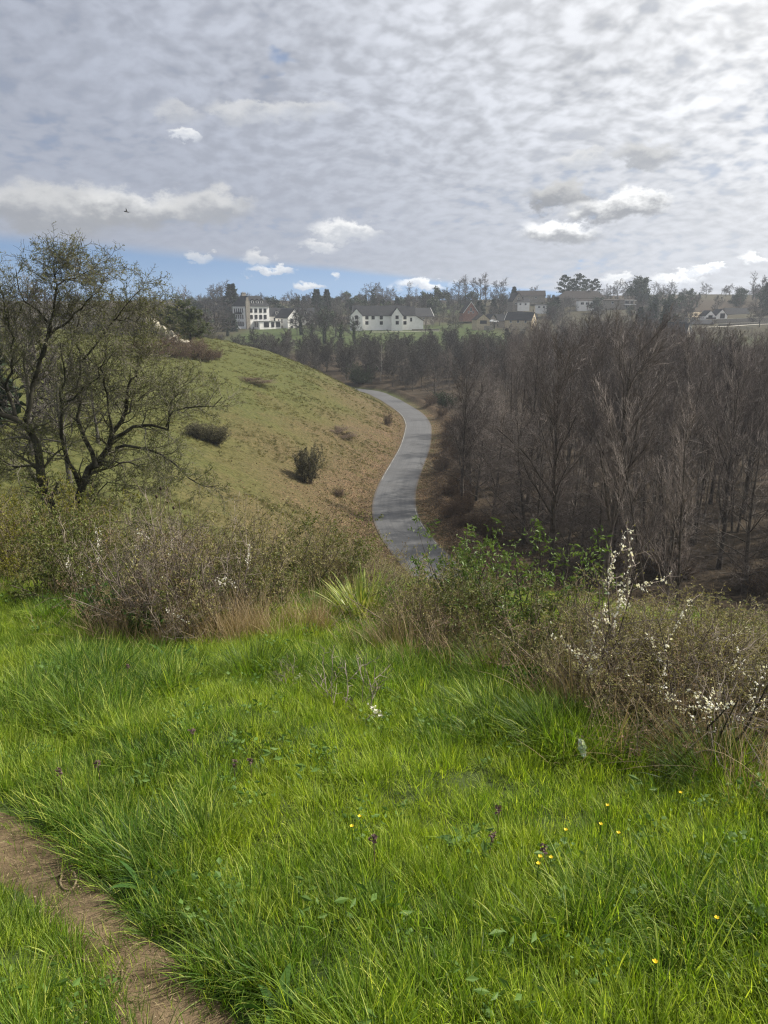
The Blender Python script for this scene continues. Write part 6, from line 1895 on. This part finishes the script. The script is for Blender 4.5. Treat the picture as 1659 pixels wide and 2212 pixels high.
sz_ = rp.uniform(0.002, 0.0075, (n_, 1, 1))*rp.uniform(0.6, 1.3, (n_, 6, 3)); V = (C[:, None, :]+oc[None]*sz_).reshape(-1, 3)
tag(link('pebbles', mesh_np('pebbles', V, None, (of[None]+(np.arange(n_)*6)[:, None, None]).reshape(-1, 3), simple('path_pebbles', (0.16, 0.12, 0.08), (0.34, 0.28, 0.2), 60.0, 0.9), smooth=True)), 'small stones trodden into the dirt path', 'pebbles', kind='stuff')
n_ = 900; i_ = rp.integers(4, len(PC)-4, n_); C = PC[i_]+rp.normal(0, 0.13, (n_, 2)); C = np.column_stack([C, terrain(C[:, 0], C[:, 1])+0.016]); a = rp.random(n_)*6.28
V, Q = ribbons(rp, C, np.column_stack([np.cos(a), np.sin(a), rp.normal(0.05, 0.12, n_)]), rp.uniform(0.02, 0.09, n_), rp.uniform(0.001, 0.003, n_), 4, np.full(n_, 0.05), 0.15)
tag(link('dead_grass_litter', mesh_np('dead_grass_litter', V, Q, None, simple('dead_grass_bits', (0.10, 0.075, 0.04), (0.30, 0.24, 0.13), 30.0, 0.9))), 'dead grass bits scattered on the dirt path', 'dry grass', kind='stuff')
# torn plastic caught in the grass
p = lifted(1258, 1602, 0.16)
u_, v_ = np.meshgrid(np.linspace(-1, 1, 9), np.linspace(-1, 1, 13)); n1 = fbm(u_*2.1, v_*2.3, 1.3, 5, 3); n2 = fbm(u_*2.3+9, v_*2.1, 1.3, 6, 3)
V = np.stack([0.022*u_*(1-0.45*np.abs(v_))+0.03*n2+0.012*v_, 0.05*n1+0.03*n2, 0.12+0.055*v_*-1+0.02*n1], -1).reshape(-1, 3)
Q = [(i*9+j, i*9+j+1, (i+1)*9+j+1, (i+1)*9+j) for i in range(12) for j in range(8)]
o = tag(link('plastic_scrap', mesh_np('plastic_scrap', V, Q, None, M['plastic'], smooth=True), None, tuple(p)), 'torn pale plastic scrap caught in grass below the blossom', 'litter')
sm = o.modifiers.new('thickness', 'SOLIDIFY'); sm.thickness = 0.001


# ------------------------------------------------------------------ a bird high on the left
def bird():
    c = wpt(273.5, 457.5, 110.0)
    t = thing('flying_bird', 'small dark bird flying in front of the long left cloud', 'bird', tuple(c), 0.3)
    z_ = np.linspace(-1, 1, 9)
    V, Q = tubes(np.array([[(0.34*k, 0.0, -0.06*k) for k in z_]]), (0.075*np.array([0.25, 0.7, 0.95, 1.0, 0.95, 0.8, 0.75, 0.6, 0.12]))[None, :], 8)
    link('body', mesh_np('body', V, Q, None, M['bird'], smooth=True), t)
    for s in (1, -1):
        V = []
        for k in np.linspace(0, 1, 6):
            y_ = s*0.52*k; zz_ = (0.50*k if s > 0 else -0.10*k); ch = 0.17*(1-k**2)+0.02; x_ = -0.02+0.05*k-0.1*k*k
            V += [(x_-ch/2, y_*0.5, zz_+.02), (x_+ch/2, y_*0.5, zz_+.02), (x_+ch/2, y_*0.5, zz_-.0), (x_-ch/2, y_*0.5, zz_-.0)]
        Q = [(4*i+j, 4*i+(j+1) % 4, 4*i+4+(j+1) % 4, 4*i+4+j) for i in range(5) for j in range(4)]
        link('wing', mesh_np('wing', V, Q, None, M['bird']), t)
    V = [(0.30, -0.05, 0), (0.30, 0.05, 0), (0.48, 0.09, -0.05), (0.48, -0.09, -0.05), (0.30, -0.05, -.015), (0.30, 0.05, -.015), (0.48, 0.09, -0.062), (0.48, -0.09, -0.062)]
    MB().hexa(V).obj('tail', M['bird'], t)


bird()


# ------------------------------------------------------------------ the hazy air
def haze():
    m = bpy.data.materials.new('hazy_air'); m.use_nodes = True; nt = m.node_tree; nt.nodes.clear()
    v = nt.nodes.new('ShaderNodeVolumePrincipled'); v.inputs['Color'].default_value = (0.80, 0.87, 0.97, 1); v.inputs['Density'].default_value = 0.00024; v.inputs['Anisotropy'].default_value = 0.25
    o = nt.nodes.new('ShaderNodeOutputMaterial'); nt.links.new(v.outputs[0], o.inputs['Volume'])
    mb = MB(); mb.box((-1015, -1015, -26), (1015, 1015, 36))
    ob = mb.obj('haze', m); tag(ob, 'thin pale haze filling the valley air', 'haze', kind='stuff')


haze()
